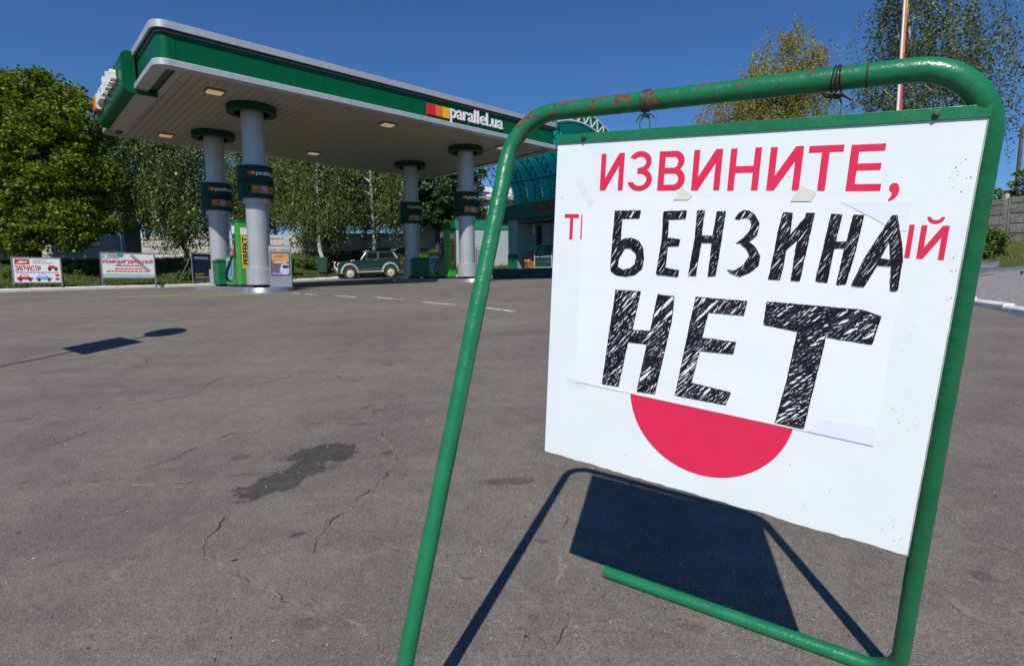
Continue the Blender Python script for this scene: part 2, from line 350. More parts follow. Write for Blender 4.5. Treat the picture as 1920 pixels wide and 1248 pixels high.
def strip(name, K, side, S, zf, m_):
    K = polyline_resample(K, .7); T = np.gradient(K, axis=0); T /= np.hypot(*T.T)[:, None]; Nn = np.c_[-T[:, 1], T[:, 0]]*side
    P = K[:, None, :] + Nn[:, None, :]*np.array(S)[None, :, None]; base = gz(K[:, 0], K[:, 1])
    Z = np.array([[zf(base[i], s, K[i, 0]) for s in S] for i in range(len(K))])
    Z += np.where(np.array(S)[None] > 1, .05*np.sin(P[..., 0]*1.9+P[..., 1]*1.1)*np.sin(P[..., 1]*1.3), 0)
    V = np.c_[P.reshape(-1, 2), Z.ravel()]; n = len(S); I = (np.arange(len(K)-1)[:, None]*n+np.arange(n-1)[None]).ravel()
    F = np.c_[I, I+1, I+n+1, I+n] if side < 0 else np.c_[I, I+n, I+n+1, I+1]
    return tag(npmesh(name, V, F, m_, smooth=True), kind='structure')
strip('grass_verge', K1, 1, [.1, .3, .6, 1, 1.5, 2, 3, 4, 5, 6, 7, 8, 9, 11, 14, 18, 25, 40, 80], lambda b, s, x: b+.11+bank1(s, x), M_GRASS)
strip('gravel_strip', K2, -1, [.1, .5, 1, 2, 3, 4, 5, 5.6], lambda b, s, x: b+.09+bank2(s), M_GRAV)
strip('grass_bank', K2, -1, [5.0, 5.4, 6, 7, 8, 9, 10, 11, 12, 13, 15, 20, 30, 80], lambda b, s, x: b+.10+bank2(s)+.03*min(max(s-5, 0), 1), M_GRASSR)

# ---- kerbs: single white stones
M_KERB = mat('kerb_whitewash', (.74, .72, .68), .9, var=.2, scale=3, bump=.004, bscale=60, col2=(.33, .31, .28), thr=.66)
def kerb(name, K, side, label, h=.125, ln=1.0):
    root = bpy.data.objects.new(name, None); COL.objects.link(root); tag(root, label, kind='structure')
    K = polyline_resample(K, ln)
    me = None
    for a, b in zip(K[:-1], K[1:]):
        za, zb = gz(*a), gz(*b); d = Vector((b[0]-a[0], b[1]-a[1], zb-za)); L_ = d.length
        if me is None:
            mb = MB(); w = .16
            mb.prism([(0, -.15), (0, h-.03), (.03, h), (w, h), (w, -.15)], .006, ln-.006, 'y'); me = mb
            o = mb.build('kerb_stone', M_KERB, root, bevel=.008)
            me = o.data; o0 = o
        else:
            o = bpy.data.objects.new('kerb_stone', me); COL.objects.link(o); o.parent = root
            bv = o.modifiers.new('bevel', 'BEVEL'); bv.width = .008; bv.segments = 2
        X = d.normalized(); yv = X; xv = Vector((-X.y, X.x, 0)).normalized()*side; zv = Vector((0, 0, 1))
        M = Matrix.Identity(4)
        M.col[0][:3] = xv*1.0; M.col[1][:3] = yv*(L_/ln); M.col[2][:3] = zv
        M.translation = Vector((a[0], a[1], za+random.uniform(-.003, .003))); o.matrix_local = M
    return root
kerb('back_kerb', K1[(K1[:, 0] > -27)], 1, 'whitewashed kerb along the grass behind the forecourt')
kerb('right_kerb', K2, -1, 'whitewashed kerb along the gravel at the right', h=.13)

# ---- painted markings (worn), laid 4 mm over the asphalt
def wornpaint(name, col, thr):
    M = bpy.data.materials.new(name); M.use_nodes = True; t = M.node_tree; b = t.nodes['Principled BSDF']; o = t.nodes['Material Output']; tc = N(t, 'ShaderNodeTexCoord')
    n = N(t, 'ShaderNodeTexNoise', i_Scale=9.0, i_Detail=8.0, i_Roughness=.75); t.links.new(tc.outputs['Object'], n.inputs['Vector'])
    r = N(t, 'ShaderNodeMapRange'); r.inputs[1].default_value = thr; r.inputs[2].default_value = thr+.08; t.links.new(n.outputs[0], r.inputs[0])
    b.inputs['Base Color'].default_value = (*col, 1); b.inputs['Roughness'].default_value = .8
    tr = N(t, 'ShaderNodeBsdfTransparent'); ms = N(t, 'ShaderNodeMixShader'); t.links.new(r.outputs[0], ms.inputs[0]); t.links.new(tr.outputs[0], ms.inputs[1]); t.links.new(b.outputs[0], ms.inputs[2]); t.links.new(ms.outputs[0], o.inputs[0])
    return M
M_WL = wornpaint('worn_white_paint', (.62, .60, .57), .42); M_YL = wornpaint('worn_yellow_paint', (.40, .34, .17), .43)
def ground_strip(name, pts, w, m_, parent, z=.004, jit=0.0):
    P = polyline_resample([(p.x, p.y) for p in pts], .12 if len(pts) > 2 or jit else .4)
    P = np.r_[P, [[pts[-1].x, pts[-1].y]]]; T = np.gradient(P, axis=0); T /= np.maximum(np.hypot(*T.T), 1e-9)[:, None]; Nn = np.c_[-T[:, 1], T[:, 0]]
    ww = np.full(len(P), w) if np.isscalar(w) else np.interp(np.linspace(0, 1, len(P)), np.linspace(0, 1, len(w)), w)
    if jit: ww = ww*(1+np.random.uniform(-jit, jit, len(P))); P = P+Nn*np.random.normal(0, w if np.isscalar(w) else .008, len(P))[:, None]*.8
    A_ = P+Nn*ww[:, None]/2; B_ = P-Nn*ww[:, None]/2
    za = gz(A_[:, 0], A_[:, 1])+z; zb = gz(B_[:, 0], B_[:, 1])+z
    # follow the asphalt's own low undulation
    ua = .003*np.sin(A_[:, 0]*2.1+1.3*np.sin(A_[:, 1]*1.1))*np.sin(A_[:, 1]*1.7+.8); ub = .003*np.sin(B_[:, 0]*2.1+1.3*np.sin(B_[:, 1]*1.1))*np.sin(B_[:, 1]*1.7+.8)
    V = np.r_[np.c_[A_, za+ua], np.c_[B_, zb+ub]]; n = len(P); I = np.arange(n-1)
    return npmesh(name, V, np.c_[I, I+n, I+n+1, I+1], m_, parent)
for (x0, y0), (x1, y1) in (((549, 549.5), (562, 550.5)), ((570, 551), (596, 553.5)), ((628, 554), (668, 557.5)), ((702, 557), (757, 561.5)), ((793, 566), (852, 571.5)), ((912, 577), (966, 584.5))):
    tag(ground_strip('lane_marking', [hit(x0, y0), hit(x1, y1)], .11, M_WL, asphalt), None)
ground_strip('yellow_marking', [hit(225, 557), hit(330, 554.5)], .42, M_YL, asphalt); ground_strip('yellow_marking', [hit(310, 554), hit(480, 552)], .3, M_YL, asphalt)
# ---- cracks: dusty fill with a dark open line in it
M_CRK = mat('crack_dark', (.040, .035, .031), .95, var=.4, scale=30); M_DUST = mat('crack_dust', (.205, .180, .150), .95, var=.3, scale=40)
CR_DARK = [[(0, 862), (40, 848), (78, 838), (118, 826), (158, 812), (170, 803)], [(265, 880), (300, 868), (335, 856), (372, 838), (400, 828), (432, 813), (470, 804)],
           [(0, 790), (60, 784), (130, 776)], [(150, 771), (190, 765), (270, 755), (370, 738), (380, 728), (410, 710), (445, 692)],
           [(430, 952), (412, 985), (395, 1003), (386, 1020), (387, 1046)], [(745, 848), (744, 868), (722, 893), (700, 912), (672, 932), (648, 962), (618, 985), (600, 1002), (590, 1022), (584, 1044)],
           [(450, 728), (505, 715), (545, 706), (568, 697)], [(0, 922), (28, 908), (70, 899)], [(425, 892), (470, 888), (520, 884), (570, 876), (650, 872)], [(655, 788), (668, 775), (700, 757)], [(570, 697), (640, 711), (700, 716)],
           [(280, 682), (292, 668), (296, 660)], [(80, 707), (190, 695), (280, 684)], [(720, 790), (700, 770), (760, 760), (830, 752)]]
CR_DUST = [[(386, 1040), (402, 1055), (440, 1066), (455, 1082), (466, 1093), (510, 1104), (545, 1134), (592, 1156), (660, 1166), (692, 1192), (722, 1228)],
           [(715, 800), (735, 830), (744, 848), (742, 870), (700, 912), (650, 960), (603, 1000)], [(1076, 905), (1060, 932), (1056, 962), (1050, 1000), (1046, 1040), (1043, 1098), (1063, 1150), (1052, 1190), (1010, 1240)],
           [(665, 995), (720, 1016), (780, 1044), (860, 1076), (918, 1100)], [(1758, 938), (1832, 941), (1862, 915), (1920, 905)], [(1768, 945), (1802, 986), (1815, 1014), (1872, 1026), (1920, 1046)],
           [(1728, 1100), (1790, 1130), (1862, 1172), (1920, 1202)], [(430, 815), (560, 800), (700, 792)], [(1640, 1120), (1560, 1070), (1480, 1045)], [(150, 902), (250, 907), (340, 905), (425, 893)]]
def crack_path(pl, rough):
    """broken, jagged line through the surveyed points"""
    P = [np.array(hit(*p))[:2] for p in pl]; L_ = sum(np.hypot(*(b-a)) for a, b in zip(P[:-1], P[1:]))
    for lev in range(5):
        Q = [P[0]]
        for a, b in zip(P[:-1], P[1:]):
            d = b-a; n_ = np.array([-d[1], d[0]]); l_ = np.hypot(*d)
            if l_ > .035: Q += [(a+b)/2+n_*np.random.normal(0, rough)]
            Q.append(b)
        P = Q
    return np.array(P)
def crack_mesh(P, w, m_, z, gap):
    n = len(P); T = np.gradient(P, axis=0); T /= np.maximum(np.hypot(*T.T), 1e-9)[:, None]; Nn = np.c_[-T[:, 1], T[:, 0]]
    t = np.cumsum(np.r_[0, np.hypot(*np.diff(P, axis=0).T)]); ph = np.random.uniform(0, 6, 4)
    env = .55+.35*np.sin(t*9+ph[0])+.3*np.sin(t*23+ph[1])+np.random.uniform(-.3, .3, n); env = np.clip(env-gap, 0, 1.4); end = np.clip(np.minimum(t, t[-1]-t)/.12, 0, 1); ww = w*env*end
    A_ = P+Nn*ww[:, None]*np.random.uniform(.3, .8, n)[:, None]; B_ = P-Nn*ww[:, None]*np.random.uniform(.3, .8, n)[:, None]
    und = lambda q: gz(q[:, 0], q[:, 1])+.003*np.sin(q[:, 0]*2.1+1.3*np.sin(q[:, 1]*1.1))*np.sin(q[:, 1]*1.7+.8)+z
    I = np.arange(n-1); return npmesh('crack', np.r_[np.c_[A_, und(A_)], np.c_[B_, und(B_)]], np.c_[I, I+n, I+n+1, I+1], m_, asphalt)
for pl in CR_DUST:
    P = crack_path(pl, .10); crack_mesh(P, .022, M_DUST, .002, .0); crack_mesh(P+np.random.normal(0, .001, P.shape), .0055, M_CRK, .003, .36)
for pl in CR_DARK:
    P = crack_path(pl, .09); crack_mesh(P, .015, M_DUST, .002, .15); crack_mesh(P, .0062, M_CRK, .003, .05)
# ---- loose grit and embedded stones in the near asphalt
def grit():
    rng = np.random.default_rng(3); V = []; F = []
    def stone(x, y, r, hgt, sx):
        k = rng.integers(5, 8); a = np.sort(rng.uniform(0, 2*math.pi, k)); o = len(V); z = gz(x, y); th = rng.uniform(0, 6.28)
        px = r*np.cos(a)*rng.uniform(.7, 1.1, k)*sx; py = r*np.sin(a)*rng.uniform(.7, 1.1, k)
        X = x+px*math.cos(th)-py*math.sin(th); Y = y+px*math.sin(th)+py*math.cos(th)
        for i in range(k): V.append((X[i], Y[i], z-.002))
        for i in range(k): V.append((x+(X[i]-x)*.75, y+(Y[i]-y)*.75, z+hgt))
        for i in range(k): F.append((o+i, o+(i+1) % k, o+k+(i+1) % k, o+k+i))
        F.append(tuple(o+k+i for i in range(k)))
    return V, F, stone
for nm, n, rr, col, seed in (('pale_grit', 330, (.0015, .0045), (.42, .40, .37), 1), ('dark_grit', 420, (.0015, .005), (.03, .028, .027), 2), ('grey_grit', 110, (.004, .010), (.19, .18, .17), 3)):
    V, F, stone = grit(); rg = np.random.default_rng(seed)
    for _ in range(n):
        y = 1.2+rg.uniform(0, 1)**1.7*8; x = rg.uniform(-.98, .98)*y; r = rg.uniform(*rr)*(1+.1*y)
        stone(x, y, r, min(r*.5, .006), rg.uniform(1, 1.8))
    o = MB().add(V, F).build(nm, mat(nm, col, .9, var=.2)); tag(o, 'loose %s scattered over the near asphalt' % nm.replace('_', ' '), 'grit', kind='stuff')
# the bigger flat stones that show in the asphalt
M_ST = mat('flat_stone', (.175, .165, .155), .9, var=.25, scale=60)
V0 = [(382, 1184, .022), (489, 1182, .022), (315, 1237, .02), (392, 1212, .013), (640, 908, .012), (560, 885, .012), (105, 1050, .012), (1185, 1115, .012), (285, 790, .012), (860, 1005, .01), (935, 1160, .02), (1075, 1115, .016), (1390, 1225, .014), (250, 1010, .012), (330, 1205, .01), (1625, 1090, .012), (470, 828, .02), (1890, 985, .014)]
for i, (px, py, r) in enumerate(V0):
    q = hit(px, py); V, F, stone = grit(); stone(q.x, q.y, r*.85, .0015, 1.3); MB().add(V, F).build('stone', M_ST, asphalt)
q = hit(806, 1032); q = hit(437, 1052); V, F, stone = grit(); mb = MB()
mb.add([(q.x-.022, q.y, q.z+.006), (q.x-.004, q.y-.012, q.z+.010), (q.x+.022, q.y-.002, q.z+.014), (q.x+.008, q.y+.012, q.z+.008)], [(0, 1, 3), (1, 2, 3)])
tag(mb.build('fallen_leaf', leafmat('leaf_fresh', (.16, .33, .05), (.2, .36, .06))), 'small bright green leaf fallen on the asphalt crack', 'leaf')

# ================================================================== THE SIGN IN FRONT
SG = .85
_pv = np.array([0.07752507885572281, 0.0607696446250465, -0.5932033697385786])
_t = np.linalg.norm(_pv); _k = _pv/_t; _Kx = np.array([[0, -_k[2], _k[1]], [_k[2], 0, -_k[0]], [-_k[1], _k[0], 0]])
_Rb = np.eye(3)+math.sin(_t)*_Kx+(1-math.cos(_t))*_Kx@_Kx
BX, BZ = Vector(_Rb[:, 0]), Vector(_Rb[:, 2]); BN = BX.cross(BZ)          # BN looks at the camera
BTL = Vector((0.14266298, 1.71645237, 0.41606372))*SG; BH = 1.00885558*SG; BW = 1.0*SG
BBL = BTL-BZ*BH + Vector((0, 0, CZ))
FP = [Vector(p)*SG+Vector((0, 0, CZ)) for p in ((-0.33645, 1.49547, -1.21165), (0.016676, 1.81746, 0.5), (0.97177, 1.14559, 0.416307), (1.30630, 1.75306, -1.35992), (0.41462, 2.38799, -1.33960))]
TR = 0.0510485*SG/2

RUSTZ = FP[1].z-gz(FP[3].x, FP[3].y)
def greenpaint():
    M = bpy.data.materials.new('green_brush_paint'); M.use_nodes = True; t = M.node_tree; b = t.nodes['Principled BSDF']; L = t.links.new
    tc = N(t, 'ShaderNodeTexCoord'); P = tc.outputs['Object']
    def noise(sc, det=5, ro=.6): n = N(t, 'ShaderNodeTexNoise', i_Scale=sc, i_Detail=float(det), i_Roughness=ro); L(P, n.inputs['Vector']); return n.outputs[0]
    def rng(x, a, b_, c, d):
        r = N(t, 'ShaderNodeMapRange'); r.inputs[1].default_value = a; r.inputs[2].default_value = b_; r.inputs[3].default_value = c; r.inputs[4].default_value = d; L(x, r.inputs[0]); return r.outputs[0]
    def mixc(f, c, col):
        x = N(t, 'ShaderNodeMix', data_type='RGBA'); L(f, x.inputs[0]); (L(c, x.inputs[6]) if not isinstance(c, tuple) else setattr(x.inputs[6], 'default_value', (*c, 1))); x.inputs[7].default_value = (*col, 1); return x.outputs[2]
    c = mixc(rng(noise(7), .35, .65, 0, 1), (.008, .150, .060), (.013, .180, .076))
    c = mixc(rng(noise(55, 4, .7), .62, .70, 0, .22), c, (.03, .26, .12))                 # thin chalky places
    sep = N(t, 'ShaderNodeSeparateXYZ'); L(P, sep.inputs[0])
    hi = rng(sep.outputs[2], RUSTZ-.16, RUSTZ-.02, 0, 1)                               # rust where the rail is knocked and rained on
    thr = N(t, 'ShaderNodeMath', operation='MULTIPLY_ADD'); L(hi, thr.inputs[0]); thr.inputs[1].default_value = .212; L(noise(21, 8, .72), thr.inputs[2])
    rust = rng(thr.outputs[0], .735, .765, 0, 1)
    rc = mixc(rng(noise(90, 3), .4, .6, 0, 1), (.085, .030, .014), (.17, .075, .04))
    x = N(t, 'ShaderNodeMix', data_type='RGBA'); L(rust, x.inputs[0]); L(c, x.inputs[6]); L(rc, x.inputs[7]); c = x.outputs[2]
    chip = rng(noise(130, 4, .7), .715, .74, 0, .7); c = mixc(chip, c, (.30, .42, .33))
    L(c, b.inputs['Base Color'])
    ro = N(t, 'ShaderNodeMath', operation='MAXIMUM'); L(rng(noise(30), .3, .7, .24, .42), ro.inputs[0]); rr = rng(rust, 0, 1, 0, .85); L(rr, ro.inputs[1]); L(ro.outputs[0], b.inputs['Roughness'])
    b.inputs['Specular IOR Level'].default_value = .5
    h = N(t, 'ShaderNodeMath', operation='MULTIPLY_ADD'); L(noise(38, 4, .6), h.inputs[0]); h.inputs[1].default_value = 1.0; L(rng(rust, 0, 1, .3, 0), h.inputs[2])
    bp = N(t, 'ShaderNodeBump', i_Strength=.8); bp.inputs['Distance'].default_value = .0026; L(h.outputs[0], bp.inputs['Height'])
    bp2 = N(t, 'ShaderNodeBump', i_Strength=.6); bp2.inputs['Distance'].default_value = .0008; L(noise(120, 3), bp2.inputs['Height']); L(bp.outputs[0], bp2.inputs['Normal']); L(bp2.outputs[0], b.inputs['Normal'])
    return M
M_TUBE = greenpaint()
def fillet(P, R, n=10):
    out = [P[0]]
    for i in range(1, len(P)-1):
        a, b, c = P[i-1], P[i], P[i+1]; u = (a-b).normalized(); v = (c-b).normalized(); ang = u.angle(v); d = R[i-1]/math.tan(ang/2)
        p0 = b+u*d; p1 = b+v*d; cen = b+(u+v).normalized()*(R[i-1]/math.sin(ang/2)); e0 = p0-cen; e1 = p1-cen; tot = e0.angle(e1)
        for k in range(n+1):
            f = k/n; out.append(cen+(e0*math.sin((1-f)*tot)+e1*math.sin(f*tot))/math.sin(tot))
    out.append(P[-1]); return out
dl = (FP[0]-FP[1]).normalized(); g = FP[0]
for _ in range(40):
    e = g.z-(gz(g.x, g.y)+TR*.95)
    g = g+dl*(e/-dl.z)
LF = g
fe = LF+Vector((BX.x, BX.y, 0)).normalized()*.75; fe.z = gz(fe.x, fe.y)+TR*.97
f3 = FP[3].copy(); f3.z = gz(f3.x, f3.y)+TR*.97; f4 = FP[4].copy(); f4.z = gz(f4.x, f4.y)+TR*.97
path = fillet([fe, LF, FP[1], FP[2], f3, f4], [.10, .125, .125, .085])
dense = []
for a, b in zip(path[:-1], path[1:]):
    k = max(1, int((b-a).length/.03)); dense += [a.lerp(b, i/k) for i in range(k)]
dense.append(path[-1])
stand = thing('sign_stand', 'bent green steel tube stand with rust spots holding the white board', 'sign stand', (f3.x, f3.y, gz(f3.x, f3.y)))
def loc(mb, par):
    o = par.location; mb.v = [(x-o.x, y-o.y, z-o.z) for x, y, z in mb.v]; return mb
rad = [TR*(1+.012*math.sin(i*1.7)+.01*math.sin(i*.6)) for i in range(len(dense))]
tb = loc(MB().tube(dense, rad, 28), stand).build('tube_frame', M_TUBE, stand, smooth=True)
cap = loc(MB().tube([dense[-1]-(dense[-1]-dense[-2]).normalized()*.012, dense[-1]-(dense[-1]-dense[-2]).normalized()*.002], TR*1.05, 28), stand).build('end_cap', M_TUBE, stand, smooth=True)
# seam where two tubes are joined, at the right of the top rail
rail = (FP[2]-FP[1]).normalized()
def on_rail(px, py):
    d = Vector(ray(px, py)); o0 = Vector((0, 0, CZ)); w0 = FP[1]-o0; a = rail.dot(rail); b = rail.dot(d); c = d.dot(d); dd = rail.dot(w0); e = d.dot(w0)
    s_ = (b*e-c*dd)/(a*c-b*b); return FP[1]+rail*s_
def ringpath(c, ax, r, n=20, sq=1.0):
    a = ax.orthogonal().normalized(); b = ax.cross(a); return [c+(a*math.cos(2*math.pi*i/n)+b*math.sin(2*math.pi*i/n))*r for i in range(n)]
M_RUST = mat('rust_seam', (.075, .03, .018), .85, var=.3, scale=60)
sp = on_rail(1627, 145); loc(MB().tube(ringpath(sp, rail, TR*1.005), .0016, 6, closed=True), stand).build('weld_seam', M_RUST, stand, smooth=True)

# ---- white board hanging from the rail
BM = Matrix.Identity(4); BM.col[0][:3] = BX; BM.col[1][:3] = -BN; BM.col[2][:3] = BZ; BM.translation = BBL
board = bpy.data.objects.new('hanging_board', None); COL.objects.link(board); board.matrix_world = BM
tag(board, 'white board with pink red lettering hanging under the green tube rail', 'sign board')
M_BOARD = mat('board_white', (.775, .835, .855), .38, var=.03, scale=5, bump=.0004, bscale=30, col2=(.45, .42, .38), thr=.785, spec=.4)
M_EDGE = mat('board_edge', (.30, .28, .26), .8, var=.25, scale=40)
CHV = .838
# panel with a slightly ragged lower edge
nseg = 60; bot = [(BW*i/nseg, random.uniform(-.0018, .0012) + (.004*math.sin(i*.5) if 38 < i < 50 else 0)*.6) for i in range(nseg+1)]
bot[0] = (0, 0); bot[-1] = (BW, 0)
mb = MB(); mb.prism(bot+[(BW, CHV+.01), (0, CHV+.01)], 0.0, .012, 'y'); pn = mb.build('panel', M_BOARD, board)
pn.data.materials.append(M_EDGE)
for p in pn.data.polygons:
    if abs(p.normal.y) < .5: p.material_index = 1
mb = MB(); mb.box(BW+.0002, BW+.0022, -.001, .014, -.002, CHV); mb.build('edge_trim', mat('edge_trim', (.42, .41, .40), .6, metal=.3, var=.3, scale=30), board)
M_CHAN = M_TUBE
mb = MB(); mb.prism([(-.004, CHV-.002), (-.004, CHV+.0195), (.026, CHV+.0195), (.026, CHV+.0165), (-.001, CHV+.0165), (-.001, CHV-.002)], -.002, BW+.004, 'x')
mb.build('top_channel', M_CHAN, board, bevel=.0008)
M_BOLT = mat('bolt_dull', (.10, .12, .10), .5, metal=.7, var=.3, scale=200)
for bu in (.0763, .777):
    mb = MB(); n_ = 6; mb.prism([(bu+.0062*math.cos(math.pi/3*i), CHV+.009+.0062*math.sin(math.pi/3*i)) for i in range(6)], -.010, -.004, 'y'); mb.lathe
    bo = mb.build('bolt', M_BOLT, board, bevel=.0008)
    mb = MB(); mb.tube([(bu, -.013, CHV+.009), (bu, -.0095, CHV+.009)], .0032, 10); mb.build('bolt_tip', M_BOLT, bo)
# red print
def lite(name, col, rough=.45, var=.05, scale=12, **k): return mat(name, col, rough, var=var, scale=scale, **k)
M_RED = mat('red_print', (.74, .024, .088), .42, var=.05, scale=14, col2=(.80, .42, .47), thr=.80, spec=.4)
from mathutils.geometry import tessellate_polygon
def arcp(cx, cy, rx, ry, a0, a1, n=14): return [(cx+rx*math.cos(math.radians(a0+(a1-a0)*i/n)), cy+ry*math.sin(math.radians(a0+(a1-a0)*i/n))) for i in range(n+1)]
def shape(ch):
    """grotesque capitals in a unit box as [outline, holes...]"""
    w, t = .215, .150
    if ch == 'И': return [[(0, 0), (w+.02, 0), (1-w, .66), (1-w, 0), (1, 0), (1, 1), (1-w-.02, 1), (w, .34), (w, 1), (0, 1)]]
    if ch == 'Н': return [[(0, 0), (w, 0), (w, .42), (1-w, .42), (1-w, 0), (1, 0), (1, 1), (1-w, 1), (1-w, .58), (w, .58), (w, 1), (0, 1)]]
    if ch == 'Т': return [[(.5-w*.52, 0), (.5+w*.52, 0), (.5+w*.52, 1-t), (1, 1-t), (1, 1), (0, 1), (0, 1-t), (.5-w*.52, 1-t)]]
    if ch == 'Е': return [[(0, 0), (1, 0), (1, t), (.245, t), (.245, .445), (.92, .445), (.92, .595), (.245, .595), (.245, 1-t), (.97, 1-t), (.97, 1), (0, 1)]]
    if ch == 'І': return [[(0, 0), (1, 0), (1, 1), (0, 1)]]
    if ch == 'В':
        o = [(0, 0)]+arcp(.62, .285, .38, .285, -90, 62, 16)+arcp(.58, .745, .355, .255, -52, 90, 14)+[(0, 1)]
        return [o, [(.235, t)]+arcp(.58, .29, .175, .14, -90, 90, 12)+[(.235, .43)], [(.235, .585)]+arcp(.56, .715, .15, .135, -90, 90, 12)+[(.235, .85)]]
    if ch == 'З':
        o = [(.0, .30), (.21, .335)]+arcp(.48, .29, .285, .165, 188, 450, 22)[:0]
        outer = arcp(.46, .735, .47, .265, 155, -48, 18)+arcp(.48, .285, .52, .285, 52, -168, 20)
        inner = arcp(.48, .285, .285, .155, -160, 70, 16)+[(.36, .44), (.36, .575)]+arcp(.46, .725, .25, .135, -70, 148, 14)
        return [outer+inner]
def print_glyph(ch, x0, x1, y0, y1, name, m_, y=-.0006, par=board):
    if ch == ',':
        V, F = glyphs(ch, 1.0, 0, .012); a = fit(V, x0, x1, y0, y1); mb = MB(); mb.add([(p[0], y, p[1]) for p in a], F); return mb.build(name, m_, par, recalc=False)
    loops = [[Vector((x0+(x1-x0)*a, y0+(y1-y0)*b, 0)) for a, b in L_] for L_ in shape(ch)]; tri = tessellate_polygon(loops); flat = [p for L_ in loops for p in L_]
    return MB().add([(p.x, y, p.y) for p in flat], [tuple(t_) for t_ in tri]).build(name, m_, par, recalc=False)
for ch, x0, x1, y0, y1 in (('И', .1250, .1857, .7195, .8065), ('З', .1985, .2575, .7175, .8085), ('В', .2715, .3345, .7180, .8055), ('И', .3505, .4125, .7175, .8050), ('Н', .4290, .4912, .7168, .8043), ('И', .5081, .5700, .7162, .8032), ('Т', .5796, .6404, .7150, .8021), ('Е', .6526, .7100, .7141, .8007), (',', .7235, .7400, .6941, .7287)):
    print_glyph(ch, x0, x1, y0, y1, 'red_letter', M_RED)
for ch, x0, x1, y0, y1 in (('Т', .0301, .0716, .5968, .6615), ('І', .0780, .0890, .5978, .6610), ('І', .7645, .7727, .5905, .6525), ('И', .7830, .8245, .5900, .6518)):
    print_glyph(ch, x0, x1, y0, y1, 'red_letter', M_RED)
mb = MB(); k = 10
for r0, r1 in ((.0075, .0125),):
    vs_ = []; 
    for i in range(k+1):
        a = math.pi+math.pi*i/k; vs_ += [(.8028+r1*1.05*math.cos(a), -.0006, .6672+r1*math.sin(a)), (.8028+r0*math.cos(a), -.0006, .6672+r0*.8*math.sin(a))]
    mb.add(vs_, [(2*i, 2*i+2, 2*i+3, 2*i+1) for i in range(k)])
mb.build('red_letter_mark', M_RED, board, recalc=False)
mb = MB(); cx, cy, rr = .43016, .24125, .1889
vs_ = [(cx, -.0006, cy)]+[(cx+rr*math.cos(a), -.0006, cy+rr*math.sin(a)) for a in np.linspace(0, 2*math.pi, 97)[:-1]]
mb.add(vs_, [(0, i, i % 96+1) for i in range(1, 97)]); mb.build('red_disc', M_RED, board, recalc=False)
# small knocks and dirt on the white sheet
M_SPECK = mat('board_chip', (.26, .24, .22), .9, var=.4, scale=150); mb = MB(); rg = np.random.default_rng(5)
spots = [(.832, .765), (.826, .748), (.838, .742), (.822, .725), (.83, .705), (.79, .46), (.80, .41), (.81, .33), (.79, .30), (.805, .295), (.80, .28), (.82, .28), (.815, .262), (.80, .045), (.825, .035), (.838, .02), (.815, .06), (.83, .055), (.70, .09), (.66, .05), (.845, .60), (.846, .52), (.843, .57), (.05, .39), (.062, .31), (.012, .53), (.02, .55), (.03, .10), (.05, .06), (.24, .05), (.09, .2), (.016, .78), (.022, .74), (.02, .70), (.11, .82), (.68, .155), (.62, .13), (.25, .78), (.56, .75)]
for u_, v_ in spots:
    for _ in range(rg.integers(1, 5)):
        k = 5; r = rg.uniform(.0005, .0016); du, dv = rg.normal(0, .006, 2); th = rg.uniform(0, 6.3); st = rg.uniform(.25, 1)
        pts = []
        for i in range(k):
            a = 2*math.pi*i/k; x, y = r*math.cos(a)*rg.uniform(.6, 1.2), r*st*math.sin(a)*rg.uniform(.6, 1.2)
            pts.append((min(max(u_+du+x*math.cos(th)-y*math.sin(th), .003), BW-.003), -.0009, max(v_+dv+x*math.sin(th)+y*math.cos(th), .004)))
        mb.add(pts, [tuple(range(k))])
tag(mb.build('paint_chips', M_SPECK, board, recalc=False), kind='stuff')

# ---- handwritten notice taped on the board
notice = bpy.data.objects.new('paper_notice', None); COL.objects.link(notice); notice.matrix_world = BM
tag(notice, 'white paper sheet with black felt pen capitals taped over the board', 'paper notice')
M_PAPER = mat('notice_paper', (.82, .85, .90), .6, var=.025, scale=6, bump=.003, bscale=7)
PQ = [(.0865, .2214), (.7660, .2120), (.7624, .6944), (.0815, .7010)]
nu, nv = 70, 50; V = []
for j in range(nv+1):
    for i in range(nu+1):
        a, b = i/nu, j/nv; x = (1-b)*((1-a)*PQ[0][0]+a*PQ[1][0])+b*((1-a)*PQ[3][0]+a*PQ[2][0]); z = (1-b)*((1-a)*PQ[0][1]+a*PQ[1][1])+b*((1-a)*PQ[3][1]+a*PQ[2][1])
        w = .0006*math.sin(x*21+z*9)*math.sin(z*17+1)+.0004*math.sin(x*47-z*31)
        ed = min(a, 1-a, b, 1-b); lift = .0010*math.sin(x*15+z*11)**2*max(0, 1-ed*14) if ed < .07 else 0
        V.append((x, -.0014-w*.35-lift*.35, z))
V = np.array(V); I = (np.arange(nv)[:, None]*(nu+1)+np.arange(nu)[None]).ravel()
npmesh('sheet', V, np.c_[I, I+1, I+nu+2, I+nu+1], M_PAPER, notice, smooth=True)
INK_Y = -.0026
